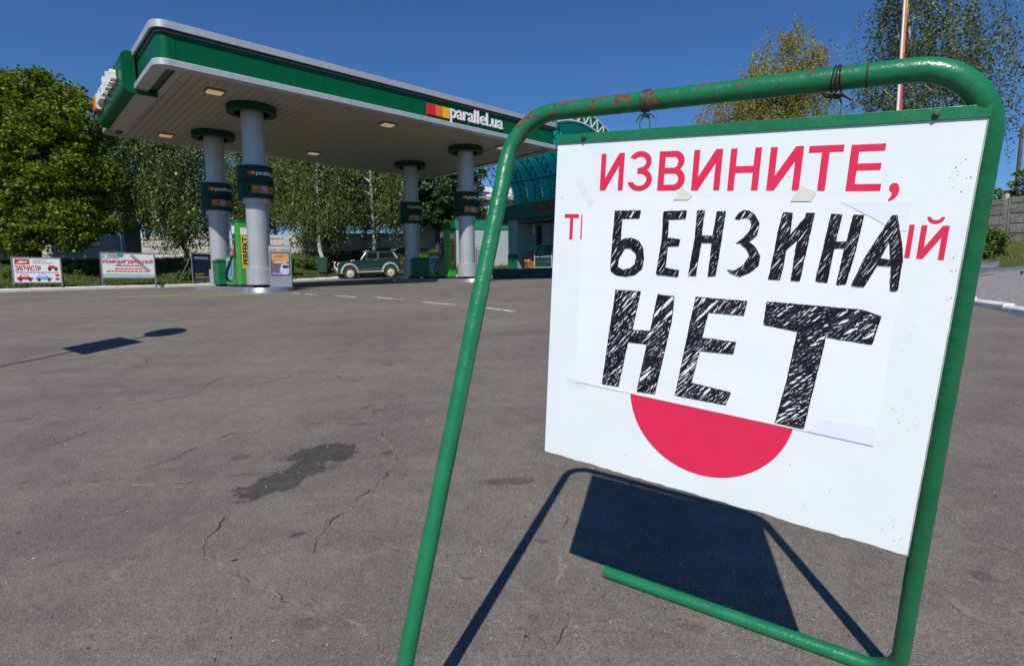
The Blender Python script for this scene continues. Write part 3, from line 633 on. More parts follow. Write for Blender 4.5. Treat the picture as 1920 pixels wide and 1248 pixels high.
LET = {
'B':[[[170.2,670.3],[236.0,672.0],[233.4,654.6],[189.8,652.9],[189.6,597.6],[200.3,604.6],[216.3,607.1],[236.6,600.5],[247.6,584.3],[252.4,560.4],[249.4,535.9],[232.8,519.6],[207.0,512.9],[182.0,515.8],[168.8,524.6],[167.6,541.9]],[[203.9,584.1],[218.1,582.9],[230.7,574.1],[234.5,563.1],[231.0,544.1],[219.7,533.9],[201.7,528.8],[185.8,535.4],[189.2,560.5]]],
'E':[[[293.0,670.8],[345.4,673.2],[344.2,656.7],[305.5,654.2],[306.4,610.5],[336.0,608.1],[334.4,594.7],[308.9,592.6],[306.7,540.7],[339.4,537.5],[338.8,523.8],[289.1,524.7],[286.8,529.2],[293.9,604.6],[292.8,661.9]]],
'H':[[[369.9,673.5],[385.4,673.6],[383.7,618.6],[408.5,618.6],[412.6,672.3],[430.8,672.5],[427.6,604.8],[422.9,531.9],[406.9,529.0],[408.3,604.0],[384.2,603.9],[379.0,527.7],[362.1,527.4],[369.6,611.1]]],
'Z':[[[453.5,657.8],[460.2,668.8],[470.1,675.4],[480.3,674.1],[492.7,665.9],[503.5,647.2],[500.6,624.6],[486.1,609.4],[499.8,598.6],[511.8,579.9],[510.7,560.4],[498.1,546.9],[487.8,540.3],[475.2,534.1],[457.9,538.1],[447.6,545.9],[463.9,546.1],[480.4,558.4],[491.3,579.2],[485.1,592.2],[467.7,606.5],[460.1,604.8],[473.2,615.1],[485.7,632.1],[488.7,645.7],[484.3,656.8],[474.8,660.7],[459.3,656.3]]],
'I':[[[546.6,671.8],[563.4,671.1],[563.1,623.2],[590.4,665.3],[588.9,671.5],[604.1,671.7],[602.1,654.9],[597.4,591.9],[592.6,533.8],[577.5,533.5],[578.5,590.9],[580.3,618.3],[559.5,595.5],[558.8,571.3],[555.3,533.6],[533.6,532.8],[539.2,592.6],[540.7,626.0]]],
'H2':[[[634.4,669.5],[652.9,668.9],[648.0,615.7],[667.8,616.5],[672.6,668.3],[689.6,668.6],[684.6,603.4],[675.9,534.2],[660.8,531.1],[664.8,591.9],[666.2,605.1],[647.2,603.3],[643.1,534.2],[622.9,535.3],[629.0,604.3],[633.5,657.3]]],
'A':[[[735.7,667.7],[742.7,667.8],[758.1,610.3],[762.0,587.1],[762.3,527.7],[752.5,526.8],[748.2,574.4],[723.8,574.5],[707.4,530.7],[687.0,531.6],[704.1,590.6],[727.3,645.9]],[[738.0,624.5],[744.0,585.2],[726.4,587.5]]],
'H3':[[[185.9,477.4],[251.3,479.6],[236.6,382.1],[283.2,385.5],[294.6,475.9],[334.5,475.6],[333.3,418.1],[306.5,231.3],[260.5,228.9],[277.6,352.6],[227.6,350.8],[210.2,231.6],[165.4,230.5],[176.6,377.0],[183.7,443.7]]],
'E2':[[[384.1,479.4],[494.9,480.6],[491.5,449.2],[415.2,447.9],[406.4,386.7],[481.1,387.2],[477.9,359.6],[404.4,355.8],[391.8,275.8],[482.3,269.9],[473.6,238.9],[356.6,238.1],[377.9,428.5]]],
'T':[[[535.9,483.9],[710.0,485.4],[742.6,476.2],[734.8,419.4],[654.0,423.5],[650.1,375.2],[636.4,219.1],[581.3,220.9],[593.8,318.6],[601.9,427.8],[534.9,434.1]]]}
def inside(loops, x, z):
    c = False
    for L_ in loops:
        j = len(L_)-1
        for i in range(len(L_)):
            (x1, z1), (x2, z2) = L_[i], L_[j]
            if (z1 > z) != (z2 > z) and x < (x2-x1)*(z-z1)/(z2-z1)+x1: c = not c
            j = i
    return c
M_INK = mat('felt_pen_ink', (.008, .0075, .011), .42, var=.3, scale=90, spec=.35); M_INK2 = mat('felt_pen_thin_ink', (.060, .058, .095), .42, var=.35, scale=120, spec=.35)
def ribbon(mb, pts, w, y):
    P = np.array(pts); T = np.gradient(P, axis=0); T /= np.maximum(np.hypot(*T.T), 1e-9)[:, None]; Nn = np.c_[-T[:, 1], T[:, 0]]
    n = len(P); ww = np.full(n, w)*np.linspace(1, .8, n)
    A_ = P+Nn*ww[:, None]/2; B_ = P-Nn*ww[:, None]/2
    mb.add([(a[0]/1000, y, a[1]/1000) for a in A_]+[(a[0]/1000, y, a[1]/1000) for a in B_], [(i, i+1, n+i+1, n+i) for i in range(n-1)])
rg = np.random.default_rng(11); lay = 0
for key, loops in LET.items():
    big = key in ('H3', 'E2', 'T'); dark = MB(); thin = MB(); P = np.array(loops[0]); mn, mx = P.min(0), P.max(0); ctr = (mn+mx)/2; R_ = np.hypot(*(mx-mn))/2+4
    pen = 2.3 if big else 2.0; step = 1.85 if big else 1.35
    for ang0, dens in (((48 if big else 60), 1.0), ((22 if key == 'T' else 62), .42)):
        s_ = -R_
        while s_ < R_:
            s_ += step/dens*rg.uniform(.55, 1.45); ang = math.radians(ang0+rg.normal(0, 5)); d = np.array([math.cos(ang), math.sin(ang)]); nn = np.array([-d[1], d[0]])
            t = np.arange(-R_, R_, 1.0); wob = rg.normal(0, .5)*np.sin(t/rg.uniform(9, 22)+rg.uniform(0, 6))
            Q = ctr+d*t[:, None]+nn*(s_+wob)[:, None]; ins = np.array([inside(loops, q[0], q[1]) for q in Q])
            i = 0
            while i < len(t):
                if not ins[i]: i += 1; continue
                j = i
                while j < len(t) and ins[j]: j += 1
                a = i
                while a < j:                                    # broken into single pen strokes
                    ln = int(rg.uniform(12, 42)); b = min(a+ln, j)
                    if b-a > 2 and rg.random() < .93:
                        k = max(2, (b-a)//3); idx = np.linspace(a, b-1, k).astype(int); lay += 1
                        ribbon(thin if rg.random() < (.16 if big else .06) else dark, Q[idx], pen*rg.uniform(.75, 1.2), INK_Y-(lay % 97)*4e-6)
                    a = b+int(rg.uniform(0, 3.2))
                i = j
    for L_ in loops:                                            # drawn outline, gone over twice
        for rep in range(2):
            pts = []
            for (x1, z1), (x2, z2) in zip(L_, L_[1:]+L_[:1]):
                k = max(2, int(math.hypot(x2-x1, z2-z1)/5)); pts += [(x1+(x2-x1)*i/k, z1+(z2-z1)*i/k) for i in range(k)]
            pts.append(tuple(L_[0])); pts = np.array(pts)+rg.normal(0, .32, (len(pts), 2))+rg.normal(0, .5, 2); lay += 1
            ribbon(dark, pts, 1.35, INK_Y-.0004-(lay % 97)*4e-6)
    lo = dark.build('pen_letter', M_INK, notice, recalc=False)
    if thin.v: tag(thin.build('thin_strokes', M_INK2, lo, recalc=False), kind='stuff')
M_TAPE = glassmat('clear_tape', (.93, .90, .84), .55, .2); M_TAPE2 = mat('old_tape', (.72, .70, .63), .5, var=.06)
for q in ([(.3125, .697), (.3302, .7232), (.3549, .7090), (.3481, .697)], [(.5574, .6945), (.5731, .7258), (.6032, .7130), (.5954, .6945)]):
    MB().add([(x, -.0032, z) for x, z in q], [(0, 1, 2, 3)]).build('tape_strip', M_TAPE2, notice)
M_CLR = glassmat('corner_tape', (.975, .98, .985), .03, .2)
for q in ([(.06, .735), (.075, .747), (.115, .69), (.10, .68)], [(.055, .212), (.06, .230), (.125, .225), (.12, .208)]):
    MB().add([(x, -.0034, z) for x, z in q], [(0, 1, 2, 3)]).build('clear_tape', M_CLR, notice)
M_BLUE = mat('thin_paper', (.74, .80, .92), .6, var=.03)
MB().add([(x, -.0023, z) for x, z in ((.645, .694), (.762, .6935), (.763, .640), (.742, .641), (.705, .664))], [(0, 1, 2, 3, 4)]).build('thin_corner', M_BLUE, notice)
MB().add([(x, -.0023, z) for x, z in ((.645, .2145), (.7655, .2125), (.7655, .252), (.665, .247))], [(0, 1, 2, 3)]).build('thin_corner', M_BLUE, notice)

# ---- twisted wires that hold the board to the rail
def tie(name, label, px, py, m_, bow, m2=None):
    c = on_rail(px, py); root = thing(name, label, 'wire', tuple(c)); r = TR+.0022; o = Vector((0, 0, 0)); dn = -BZ
    mb = MB()
    for k in range(3):
        cc = rail*(-.006+.006*k+random.uniform(-.001, .001)); ax = (rail+Vector((0, 0, random.uniform(-.12, .12)))).normalized()
        mb.tube([p for p in ringpath(cc, ax, r, 22)], .0014, 6, closed=True)
    mb.build('wire_loop', m_, root, smooth=True)
    kn = dn*(r+.008); mb = MB(); mb.tube([kn+rail*-.006+dn*-.004, kn, kn+rail*.006+dn*.003], [.0035, .0055, .0035], 8)
    ends = ((-1, .028, -.012), (1, .028, .012)) if bow else ((-1, .020, .016), (1, .030, .010))
    for sx, lx, lz in ends: mb.tube([kn, kn+rail*sx*lx*.5+BN*.01, kn+rail*sx*lx+BN*.012+Vector((0, 0, -lz))], [.003, .0045 if bow else .0022, .0016], 6)
    mb.build('knot', m_, root, smooth=True)
    mb = MB()
    # down to the channel top
    lin = (c-BBL).dot(BZ)-(CHV+.019)
    for sx in (-.011, .011): mb.tube([kn+rail*sx*.5, dn*((r+lin)/2+.004)+rail*sx*1.2+BN*.004, dn*(lin+.004)+rail*sx], .0016, 6)
    mb.build('hanger', m2 or m_, root, smooth=True)
tie('wire_tie', 'thin grey wire tied round the left part of the tube rail', 1213, 190, mat('wire_grey', (.10, .11, .09), .5, metal=.6, var=.3, scale=80), False, mat('wire_green', (.02, .12, .05), .5))
tie('wire_tie', 'black wire bow tied round the right part of the tube rail', 1571, 152, mat('wire_black', (.012, .013, .013), .4, var=.3, scale=80), True, mat('wire_green', (.02, .12, .05), .5))

# ================================================================== FUEL STATION
YAW = .7446; CU = Vector((math.cos(YAW), math.sin(YAW), 0)); CV = Vector((-math.sin(YAW), math.cos(YAW), 0))
KS = 5/4.6; CA = Vector((-7.3999*KS, 12.0208*KS, 0)); ZB = CZ-.1743; ZSOF = ZB+5.0
CL, CW, FT = 12.4664*KS, 7.9794*KS, .988
def CF(u, v, z=0.0): p = CA+CU*u+CV*v; return Vector((p.x, p.y, z))
M_CG = mat('canopy_green', (.002, .098, .040), .34, var=.06, scale=1.2, spec=.16, coat=.0, streak=.14)
M_CGD = mat('canopy_green_dark', (.006, .045, .030), .4, var=.1, scale=2)
M_SIL = mat('silver_trim', (.50, .52, .54), .34, metal=.35, var=.05, scale=2.0, rvar=.06, streak=.12)
M_SOF = mat('soffit_plank', (.36, .33, .28), .55, var=.06, scale=3, col2=(.22, .2, .17), thr=.70)
M_GREY = mat('soffit_border', (.40, .38, .36), .55, var=.07, scale=3)
M_DARK = mat('dark_parts_and_shade', (.02, .03, .028), .7)  # near black of backing, feet and plinths; also paints the trim's shadow line
canopy = thing('fuel_canopy', 'large flat fuel station canopy with green fascia and silver trims', 'canopy', (CA.x, CA.y, ZB), YAW)
S0 = 5.0
def rrect(u0, u1, v0, v1, r, n=8):
    P = []
    for cx, cy, a in ((u1-r, v0+r, -90), (u1-r, v1-r, 0), (u0+r, v1-r, 90), (u0+r, v0+r, 180)):
        for k in range(n+1): th = math.radians(a+90*k/n); P.append((cx+r*math.cos(th), cy+r*math.sin(th)))
    return P
def band(inset0, inset1, z0, z1, r=.32):
    """closed ring of rectangular section round the canopy, outer face at inset0, inner at inset1"""
    A_ = rrect(inset0, CL-inset0, inset0, CW-inset0, max(r-inset0, .05)); B_ = rrect(inset1, CL-inset1, inset1, CW-inset1, max(r-inset1, .05)); n = len(A_)
    V = [(x, y, z0) for x, y in A_]+[(x, y, z1) for x, y in A_]+[(x, y, z1) for x, y in B_]+[(x, y, z0) for x, y in B_]; F = []
    for i in range(n):
        j = (i+1) % n
        for k in range(4): F.append((k*n+i, k*n+j, ((k+1) % 4)*n+j, ((k+1) % 4)*n+i))
    return MB().add(V, F)
band(0, .30, S0, S0+.135).build('lower_trim', M_SIL, canopy, smooth=True, bevel=.006)
band(.012, .12, S0+.135, S0+.150).build('painted_lit_edge', mat('lit_edge_pale', (.45, .62, .52), .5), canopy, smooth=True)  # thin pale strip: the lower trim's lit top edge put into colour
band(0, .4, S0+.82, S0+FT).build('upper_trim', M_SIL, canopy, smooth=True, bevel=.006)
band(.045, .12, S0+.79, S0+.8195).build('painted_trim_shadow', M_DARK, canopy, smooth=True)  # dark strip painted in for the shadow line under the upper trim
band(.085, .11, S0+.76, S0+.785).build('gutter_lip', mat('gutter_grey', (.24, .25, .25), .5, metal=.4), canopy, smooth=True)
# fascia: single sheets with joints
def fascia(a, b, side, col=M_CG):
    mb = MB(); z0, z1 = S0+.14, S0+.80; t = .115
    if side == 'f': mb.box(a+.003, b-.003, t, t+.03, z0, z1)
    elif side == 'b': mb.box(a+.003, b-.003, CW-t-.03, CW-t, z0, z1)
    elif side == 'l': mb.box(t, t+.03, a+.003, b-.003, z0, z1)
    else: mb.box(CL-t-.03, CL-t, a+.003, b-.003, z0, z1)
    return mb.build('fascia_panel', col, canopy)
js = [.36, .47+.0, 3.34, 6.2, 9.07, 11.94, CL-.36]
for s_ in 'fb':
    for a, b in zip(js[:-1], js[1:]): fascia(a, b, s_)
jv = [.36, 2.4, 4.75, 7.1, CW-.36]
for s_ in 'lr':
    for a, b in zip(jv[:-1], jv[1:]): fascia(a, b, s_)
for cx, cy, a in ((.36, .36, 180), (CL-.36, .36, 270), (CL-.36, CW-.36, 0), (.36, CW-.36, 90)):
    mb = MB(); R_ = .245; mb.lathe([(R_, S0+.14), (R_, S0+.80), (R_-.03, S0+.80), (R_-.03, S0+.14), (R_, S0+.14)], 12, (cx, cy), math.radians(a), math.radians(a+90)); mb.build('corner_panel', M_CG, canopy, smooth=True)
# roof deck
MB().box(.4, CL-.4, .4, CW-.4, S0+.60, S0+.66).build('roof_deck', mat('roof_sheet', (.3, .31, .32), .6, metal=.3), canopy)
# soffit border and channel, then the planks
def ring4(i0, i1, z0, z1, nm, m_):
    mb = MB(); (a0, a1, b0, b1) = i0; (c0, c1, d0, d1) = i1
    mb.box(a0, c0, b0, b1, z0, z1); mb.box(c1, a1, b0, b1, z0, z1); mb.box(c0, c1, b0, d0, z0, z1); mb.box(c0, c1, d1, b1, z0, z1); mb.build(nm, m_, canopy)
ring4((.302, CL-.302, .302, CW-.302), (.50, CL-.50, .36, CW-.36), S0+.035, S0+.055, 'soffit_channel', M_CGD)
ring4((.502, CL-.502, .362, CW-.362), (.66, CL-.66, .44, CW-.44), S0+.010, S0+.03, 'soffit_border', M_GREY)
pw = .2; npk = int((CL-1.34)/pw); pl0 = None
for i in range(npk):
    u0 = .67+i*pw
    if pl0 is None:
        mb = MB(); mb.prism([(.006, .03), (.006, .012), (.016, .002), (pw-.016, .002), (pw-.006, .012), (pw-.006, .03)], .45, CW-.45, 'y')
        o = mb.build('soffit_plank', M_SOF, canopy); pl0 = o
    else: o = bpy.data.objects.new('soffit_plank', pl0.data); COL.objects.link(o); o.parent = canopy
    o.location = (u0, 0, S0+random.uniform(0, .004))
MB().box(.45, CL-.45, .45, CW-.45, S0+.034, S0+.05).build('soffit_backing', M_DARK, canopy)
# raised letters and colour blocks on the front
M_WHT = mat('letter_white', (.80, .80, .78), .4, var=.03)
M_LR, M_LO, M_LY = mat('logo_red', (.62, .022, .012), .35, var=.05), mat('logo_orange', (.80, .16, .012), .35, var=.05), mat('logo_yellow', (.83, .50, .012), .35, var=.05)
def logo(u0, u1, z0, z1, par, place, name='logo_block', th=.10):
    w = (u1-u0)/3
    for i, m_ in enumerate((M_LR, M_LO, M_LY)):
        mb = MB(); mb.box(u0+i*w, u0+(i+1)*w-.002, -th, -.002, z0, z1); mb.v = [place(*p) for p in mb.v]; mb.build(name, m_, par)
def raised(text, u0, u1, z0, z1, par, place, th=.06, off_=.012, gap=.03):
    # each letter a part of its own; total run fitted into u0..u1
    V, F = glyphs(text, 1, 0, off_); a = np.array(V); W0, W1 = a[:, 0].min(), a[:, 0].max(); Y0, Y1 = a[:, 1].min(), a[:, 1].max(); sx = (u1-u0)/(W1-W0); sz = (z1-z0)/(Y1-Y0)
    V, F = glyphs(text, 1, .5, off_); mb = MB(); P = [(u0+(x-W0)*sx, -gap-(z+.5)*th, z0+(y-Y0)*sz) for x, y, z in V]
    # connected pieces
    par_ = list(range(len(P)))
    def fd(i):
        while par_[i] != i: par_[i] = par_[par_[i]]; i = par_[i]
        return i
    key = {}
    for i, p in enumerate(P):
        kk = (round(p[0], 5), round(p[1], 5), round(p[2], 5))
        if kk in key: par_[fd(i)] = fd(key[kk])
        else: key[kk] = i
    for f in F:
        for j in f[1:]: par_[fd(j)] = fd(f[0])
    groups = {}
    for f in F: groups.setdefault(fd(f[0]), []).append(f)
    for g_, fs in groups.items():
        idx = sorted({i for f in fs for i in f}); mp = {j: i for i, j in enumerate(idx)}
        mb = MB().add([place(*P[j]) for j in idx], [tuple(mp[j] for j in f) for f in fs]); mb.build('raised_letter', M_WHT, par, recalc=False)
front = lambda u, y, z: (u, .115+y, S0+z)
logo(7.42, 8.26, .25, .57, canopy, front)
raised('parallel.ua', 8.30, 10.60, .16, .72, canopy, front)
# sign box wrapped round the left end
def boxprof(r0, r1, r2, n=6):
    u0, u1, z0, z1 = -.25, .52, S0-.10, S0+.93; P = [(u1, z0)]
    for k in range(n+1): th = math.radians(270-90*k/n); P.append((u0+r1+r1*math.cos(th), z0+r1+r1*math.sin(th)))
    for k in range(n+1): th = math.radians(180-90*k/n); P.append((u0+r2+r2*math.cos(th), z1-r2+r2*math.sin(th)))
    return P+[(.05, z1), (.05, S0+.0), (u1, S0-.0)]
mb = MB(); P = boxprof(0, .22, .16); mb.prism(P, 2.45, 7.15, 'y'); sb = mb.build('end_sign_box', M_CG, canopy, smooth=True)
MB().box(.02, .50, 2.5, 7.1, S0-.112, S0-.102).build('sign_box_underside', M_GREY, canopy)
left = lambda u, y, z: (-.25+y, 7.15-u, S0+z)
logo(.25, 1.1, .28, .66, canopy, left, th=.14); raised('parallel.ua', 1.2, 4.1, .18, .74, canopy, left, th=.12)
# lamps in the soffit
M_LAMP = mat('lamp_glass', (.75, .6, .38), .2, emit=((1.0, .70, .38), .28)); M_LFR = mat('lamp_frame', (.12, .10, .08), .5)
L0 = None
for u, v, where in ((1.57, 1.21, 'nearest the front left corner of the canopy'), (1.61, 7.19, 'near the rear left corner of the canopy'), (6.57, 1.05, 'in the middle of the canopy front edge'), (6.52, 6.64, 'in the middle of the canopy rear edge'), (11.5, 1.05, 'near the front right corner of the canopy')):
    p = CF(u, v, ZSOF)
    if L0 is None:
        L0 = thing('canopy_light', 'x', 'lamp', tuple(p), YAW, 'lamps in the canopy soffit')
        mb = MB(); mb.box(-.24, .24, -.19, .19, -.035, .0); mb.build('lamp_frame', M_LFR, L0, bevel=.01)
        mb = MB(); mb.prism([(-.20, -.036), (-.16, -.075), (.16, -.075), (.20, -.036)], -.15, .15, 'y'); mb.build('lamp_glass', M_LAMP, L0, bevel=.015); r = L0
    else: r = copy_tree(L0); r.location = p
    r['label'] = 'square warm soffit lamp ' + where
# ---- columns
M_COL = mat('column_grey', (.44, .45, .455), .34, metal=.3, var=.06, scale=1.5, rvar=.08, streak=.16, col2=(.22, .22, .22), thr=.74)
M_RING = mat('collar_green', (.002, .040, .021), .5, var=.1, spec=.25)
M_BAND = mat('band_green', (.002, .036, .020), .5, var=.08, spec=.25)
M_T95, M_T92, M_T80 = mat('tile_orange', (.36, .07, .012), .4), mat('tile_pink', (.34, .10, .11), .4), mat('tile_yellow', (.42, .28, .012), .4)
M_TXO, M_TXW, M_TXK = mat('digit_orange', (.75, .30, .03), .4), mat('digit_white', (.75, .62, .60), .4), mat('digit_dark', (.09, .09, .01), .4)
CR = .3075
def cyl_text(s, R_, a_c, width, z0, z1, name, m_, par, off_=.03):
    V, F = glyphs(s, 1, 0, off_); a = fit(V, -width/2, width/2, z0, z1)
    MB().add([((R_)*math.cos(a_c+x/R_), (R_)*math.sin(a_c+x/R_), z) for x, z, _ in a], F).build(name, m_, par, recalc=False)
def cyl_patch(R_, a_c, width, z0, z1, name, m_, par):
    n = 6; th = [a_c+(-.5+i/n)*width/R_ for i in range(n+1)]; V = [(R_*math.cos(t), R_*math.sin(t), z) for z in (z0, z1) for t in th]
    return MB().add(V, [(i, i+1, n+2+i, n+1+i) for i in range(n)]).build(name, m_, par, recalc=False)
C1 = (2.5371*KS, 1.9216*KS); CP, CQ = 7.1367*KS, 3.5766*KS
TOPL, TOPR = .965, 1.150                # top of the left and of the right island
def column(u, v, ztop, label, turn):
    p = CF(u, v, ztop); root = thing('canopy_column', label, 'column', tuple(p), YAW, 'columns carrying the canopy'); H = ZSOF-ztop
    MB().lathe([(CR, .10), (CR, H+.03)], 40).build('shaft', M_COL, root, smooth=True)
    MB().lathe([(0, 0), (.20, 0), (.20, .12), (0, .12)], 28).build('foot', M_DARK, root, smooth=True)
    MB().lathe([(CR*.9, .08), (CR+.075, .08), (CR+.075, .55), (CR+.055, .57), (CR*.9, .57)], 40).build('base_sleeve', M_COL, root, smooth=True)
    b0, b1 = H-2.59, H-1.69; RB = .485
    MB().lathe([(CR-.02, b0-.14), (CR+.06, b0-.14), (CR+.06, b1+.11), (CR-.02, b1+.11)], 40).build('band_sleeve', M_COL, root, smooth=True)
    mid = (b0+b1)/2
    bd = MB().lathe([(CR+.05, b0), (RB, b0), (RB, mid-.018), (RB-.04, mid-.018), (RB-.04, mid+.018), (RB, mid+.018), (RB, b1), (CR+.05, b1)], 48).build('price_band', M_BAND, root, smooth=True)
    ab = math.radians(turn); zc = (mid+b1)/2; R1 = RB+.003
    for i, m_ in enumerate((M_LR, M_LO, M_LY)): cyl_patch(R1, ab+(-.062+i*.062)/RB, .060, zc-.040, zc+.050, 'logo_block', m_, bd)
    cyl_text('parallel.ua', R1, ab+.42/RB, .60, zc-.085, zc+.075, 'band_lettering', M_WHT, bd, .015)
    zt = (b0+mid)/2
    for i, (s, mt, md) in enumerate((('95', M_T95, M_TXO), ('92', M_T92, M_TXW), ('80', M_T80, M_TXK))):
        a = ab+(.10+i*.235)/RB; cyl_patch(R1, a, .215, zt-.095, zt+.105, 'price_tile', md, bd); cyl_patch(R1+.002, a, .195, zt-.085, zt+.095, 'price_tile_face', mt, bd); cyl_text(s, R1+.005, a, .14, zt-.05, zt+.065, 'tile_digits', md, bd, .01)
    MB().lathe([(.47, H-.20), (.66, H-.20), (.66, H-.005), (.47, H-.005), (.47, H-.20)], 48).build('collar_ring', M_RING, root, smooth=True)
    return root
column(C1[0], C1[1], TOPL, 'thick silver column on the left island, the one nearer the camera', -120); column(C1[0], C1[1]+CQ, TOPL, 'silver column at the rear end of the left island', -124)
column(C1[0]+CP, C1[1]+CQ, TOPR, 'silver column at the rear end of the right island', -134); column(C1[0]+CP, C1[1], TOPR, 'silver column on the right island beside the leaning green tube leg', -135)
# ---- islands
M_ISL = mat('island_concrete', (.27, .26, .24), .8, var=.15, scale=3); M_ISE = mat('island_steel', (.40, .41, .42), .32, metal=.7, var=.15, scale=4, rvar=.12)
def island(u, v0, v1, ztop, label):
    root = thing('pump_island', label, 'island', tuple(CF(u, v0, ztop-.15)), YAW, 'raised pump islands'); w = .72; n = 16; P = []
    for k in range(n+1): th = math.radians(180+180*k/n); P.append((w*math.cos(th), w+w*math.sin(th)))
    for k in range(n+1): th = math.radians(180*k/n); P.append((w*math.cos(th), v1-v0-w+w*math.sin(th)))
    MB().prism([(x*.985, y*.997+.006) for x, y in P], -.35, .145, 'z').build('island_core', M_ISL, root)
    k = len(P); V = [(x, y, -.35) for x, y in P]+[(x, y, .135) for x, y in P]+[(x*.985, (y-w)*.985+w*1.0 if y < w else y-.008, .150) for x, y in P]
    MB().add(V, [(i, (i+1) % k, k+(i+1) % k, k+i) for i in range(k)]+[(k+i, k+(i+1) % k, 2*k+(i+1) % k, 2*k+i) for i in range(k)]).build('steel_edge', M_ISE, root, smooth=True)
    return root
island(C1[0], C1[1]-1.15, C1[1]+CQ+1.0, TOPL, 'low steel edged island under the left pair of columns'); island(C1[0]+CP, C1[1]-1.15, C1[1]+CQ+1.0, TOPR, 'low steel edged island under the right pair of columns')
# ---- advertising stands
M_STD = mat('stand_grey', (.23, .26, .30), .42, metal=.2, var=.06, scale=3)
M_POS_O = mat('poster_amber', (.50, .27, .06), .45, var=.35, scale=4); M_POS_B = mat('poster_brown', (.115, .085, .10), .45, var=.35, scale=6); M_CUP = mat('poster_cup', (.42, .43, .68), .4, var=.12, scale=8); M_CUPW = mat('poster_white', (.62, .6, .62), .4); M_COF = mat('poster_coffee', (.05, .03, .02), .4); M_SAUC = mat('poster_violet', (.26, .2, .48), .4, var=.3, scale=9)
def adstand(u, v, z, label, rz):
    p = CF(u, v, z); root = thing('advertising_stand', label, 'advertising stand', tuple(p), rz, 'coffee advertising stands at the island noses'); h = 1.23
    pr = [(-.17, 0), (.17, 0), (.15, h-.16)]
    for k in range(7): th = math.radians(0+90*k/6); pr.append((.15-.12+.12*math.cos(th), h-.14+.12*math.sin(th)))
    pr += [(-.02, h-.02), (-.10, h-.04)]
    mb = MB(); mb.prism([(-a, b) for a, b in pr], -.30, .30, 'x'); mb.v = [(x, y, zz) for x, y, zz in mb.v]; mb.build('body', M_STD, root, bevel=.015)
    # front plane follows the slight lean (local -y side)
    def fp(x, zz, o_=.004): yy = -.17+(.02)*(zz/(h-.16)); return (x, yy-o_, zz)
    def flat(pts, nm, m_, o_, par): return MB().add([fp(x, zz, o_) for x, zz in pts], [tuple(range(len(pts)))]).build(nm, m_, par, recalc=False)
    fr = MB()
    for a, b, c, d in ((-.255, .255, .345, .365), (-.255, .255, .985, 1.005), (-.255, -.235, .365, .985), (.235, .255, .365, .985)):
        V = [fp(a, c, .001), fp(b, c, .001), fp(b, d, .001), fp(a, d, .001), fp(a, c, .014), fp(b, c, .014), fp(b, d, .014), fp(a, d, .014)]; fr.add(V, [(4, 5, 6, 7), (0, 4, 7, 3), (1, 2, 6, 5), (0, 1, 5, 4), (3, 7, 6, 2)])
    fr.build('poster_frame', mat('frame_dark', (.07, .06, .07), .4), root)
    po = flat([(-.235, .365), (.235, .365), (.235, .985), (-.235, .985)], 'poster', M_POS_B, .004, root)
    flat([(-.235, .80), (.235, .74), (.235, .985), (-.235, .985)], 'poster_top', M_POS_O, .006, po); flat([(-.235, .72), (.235, .66), (.235, .74), (-.235, .80)], 'poster_fade', mat('poster_mid', (.28, .16, .07), .45, var=.35, scale=5), .006, po)
    el = lambda cx, cz, rx, rzz, n=20: [(cx+rx*math.cos(2*math.pi*i/n), cz+rzz*math.sin(2*math.pi*i/n)) for i in range(n)]
    clip = lambda P: [(min(max(a, -.234), .234), min(max(b, .366), .984)) for a, b in P]
    flat(clip(el(-.06, .40, .20, .035)), 'saucer', M_SAUC, .007, po); flat(clip([(-.03, .50), (.02, .40), (.10, .368), (.2, .37), (.234, .42), (.234, .60), (.10, .60), (.0, .56)]), 'cup', M_CUP, .008, po)
    flat(clip(el(.13, .60, .125, .075)), 'cup_rim', M_CUPW, .009, po); flat(clip(el(.14, .595, .10, .052)), 'coffee', M_COF, .010, po)
    for k, (xa, zz) in enumerate(((-.13, .745), (-.17, .705))):
        x = xa
        while x < .16:
            w_ = random.uniform(.03, .07); flat([(x, zz-.010), (min(x+w_, .17), zz-.012), (min(x+w_, .17), zz+.012), (x, zz+.013)], 'poster_line', M_CUPW, .009, po); x += w_+.012
    for k in range(7): flat([(-.16+k*.04, .87), (-.135+k*.04, .865), (-.135+k*.04, .915), (-.16+k*.04, .92)], 'poster_title', M_POS_B, .008, po)
    for i, m_ in enumerate((M_LR, M_LO, M_LY)): flat([(-.17+i*.03, 1.08-i*.012), (.06, 1.08-i*.012), (.06, 1.115-i*.012), (-.17+i*.03, 1.115-i*.012)], 'badge', m_, .006+i*.002, root)
    return root
adstand(C1[0]+.42, C1[1]-.50, TOPL, 'grey coffee advertising stand at the foot of the left front column', YAW-math.radians(24)); adstand(C1[0]+CP+.42, C1[1]-.50, TOPR, 'grey coffee advertising stand half hidden by the green tube leg', YAW-math.radians(24))
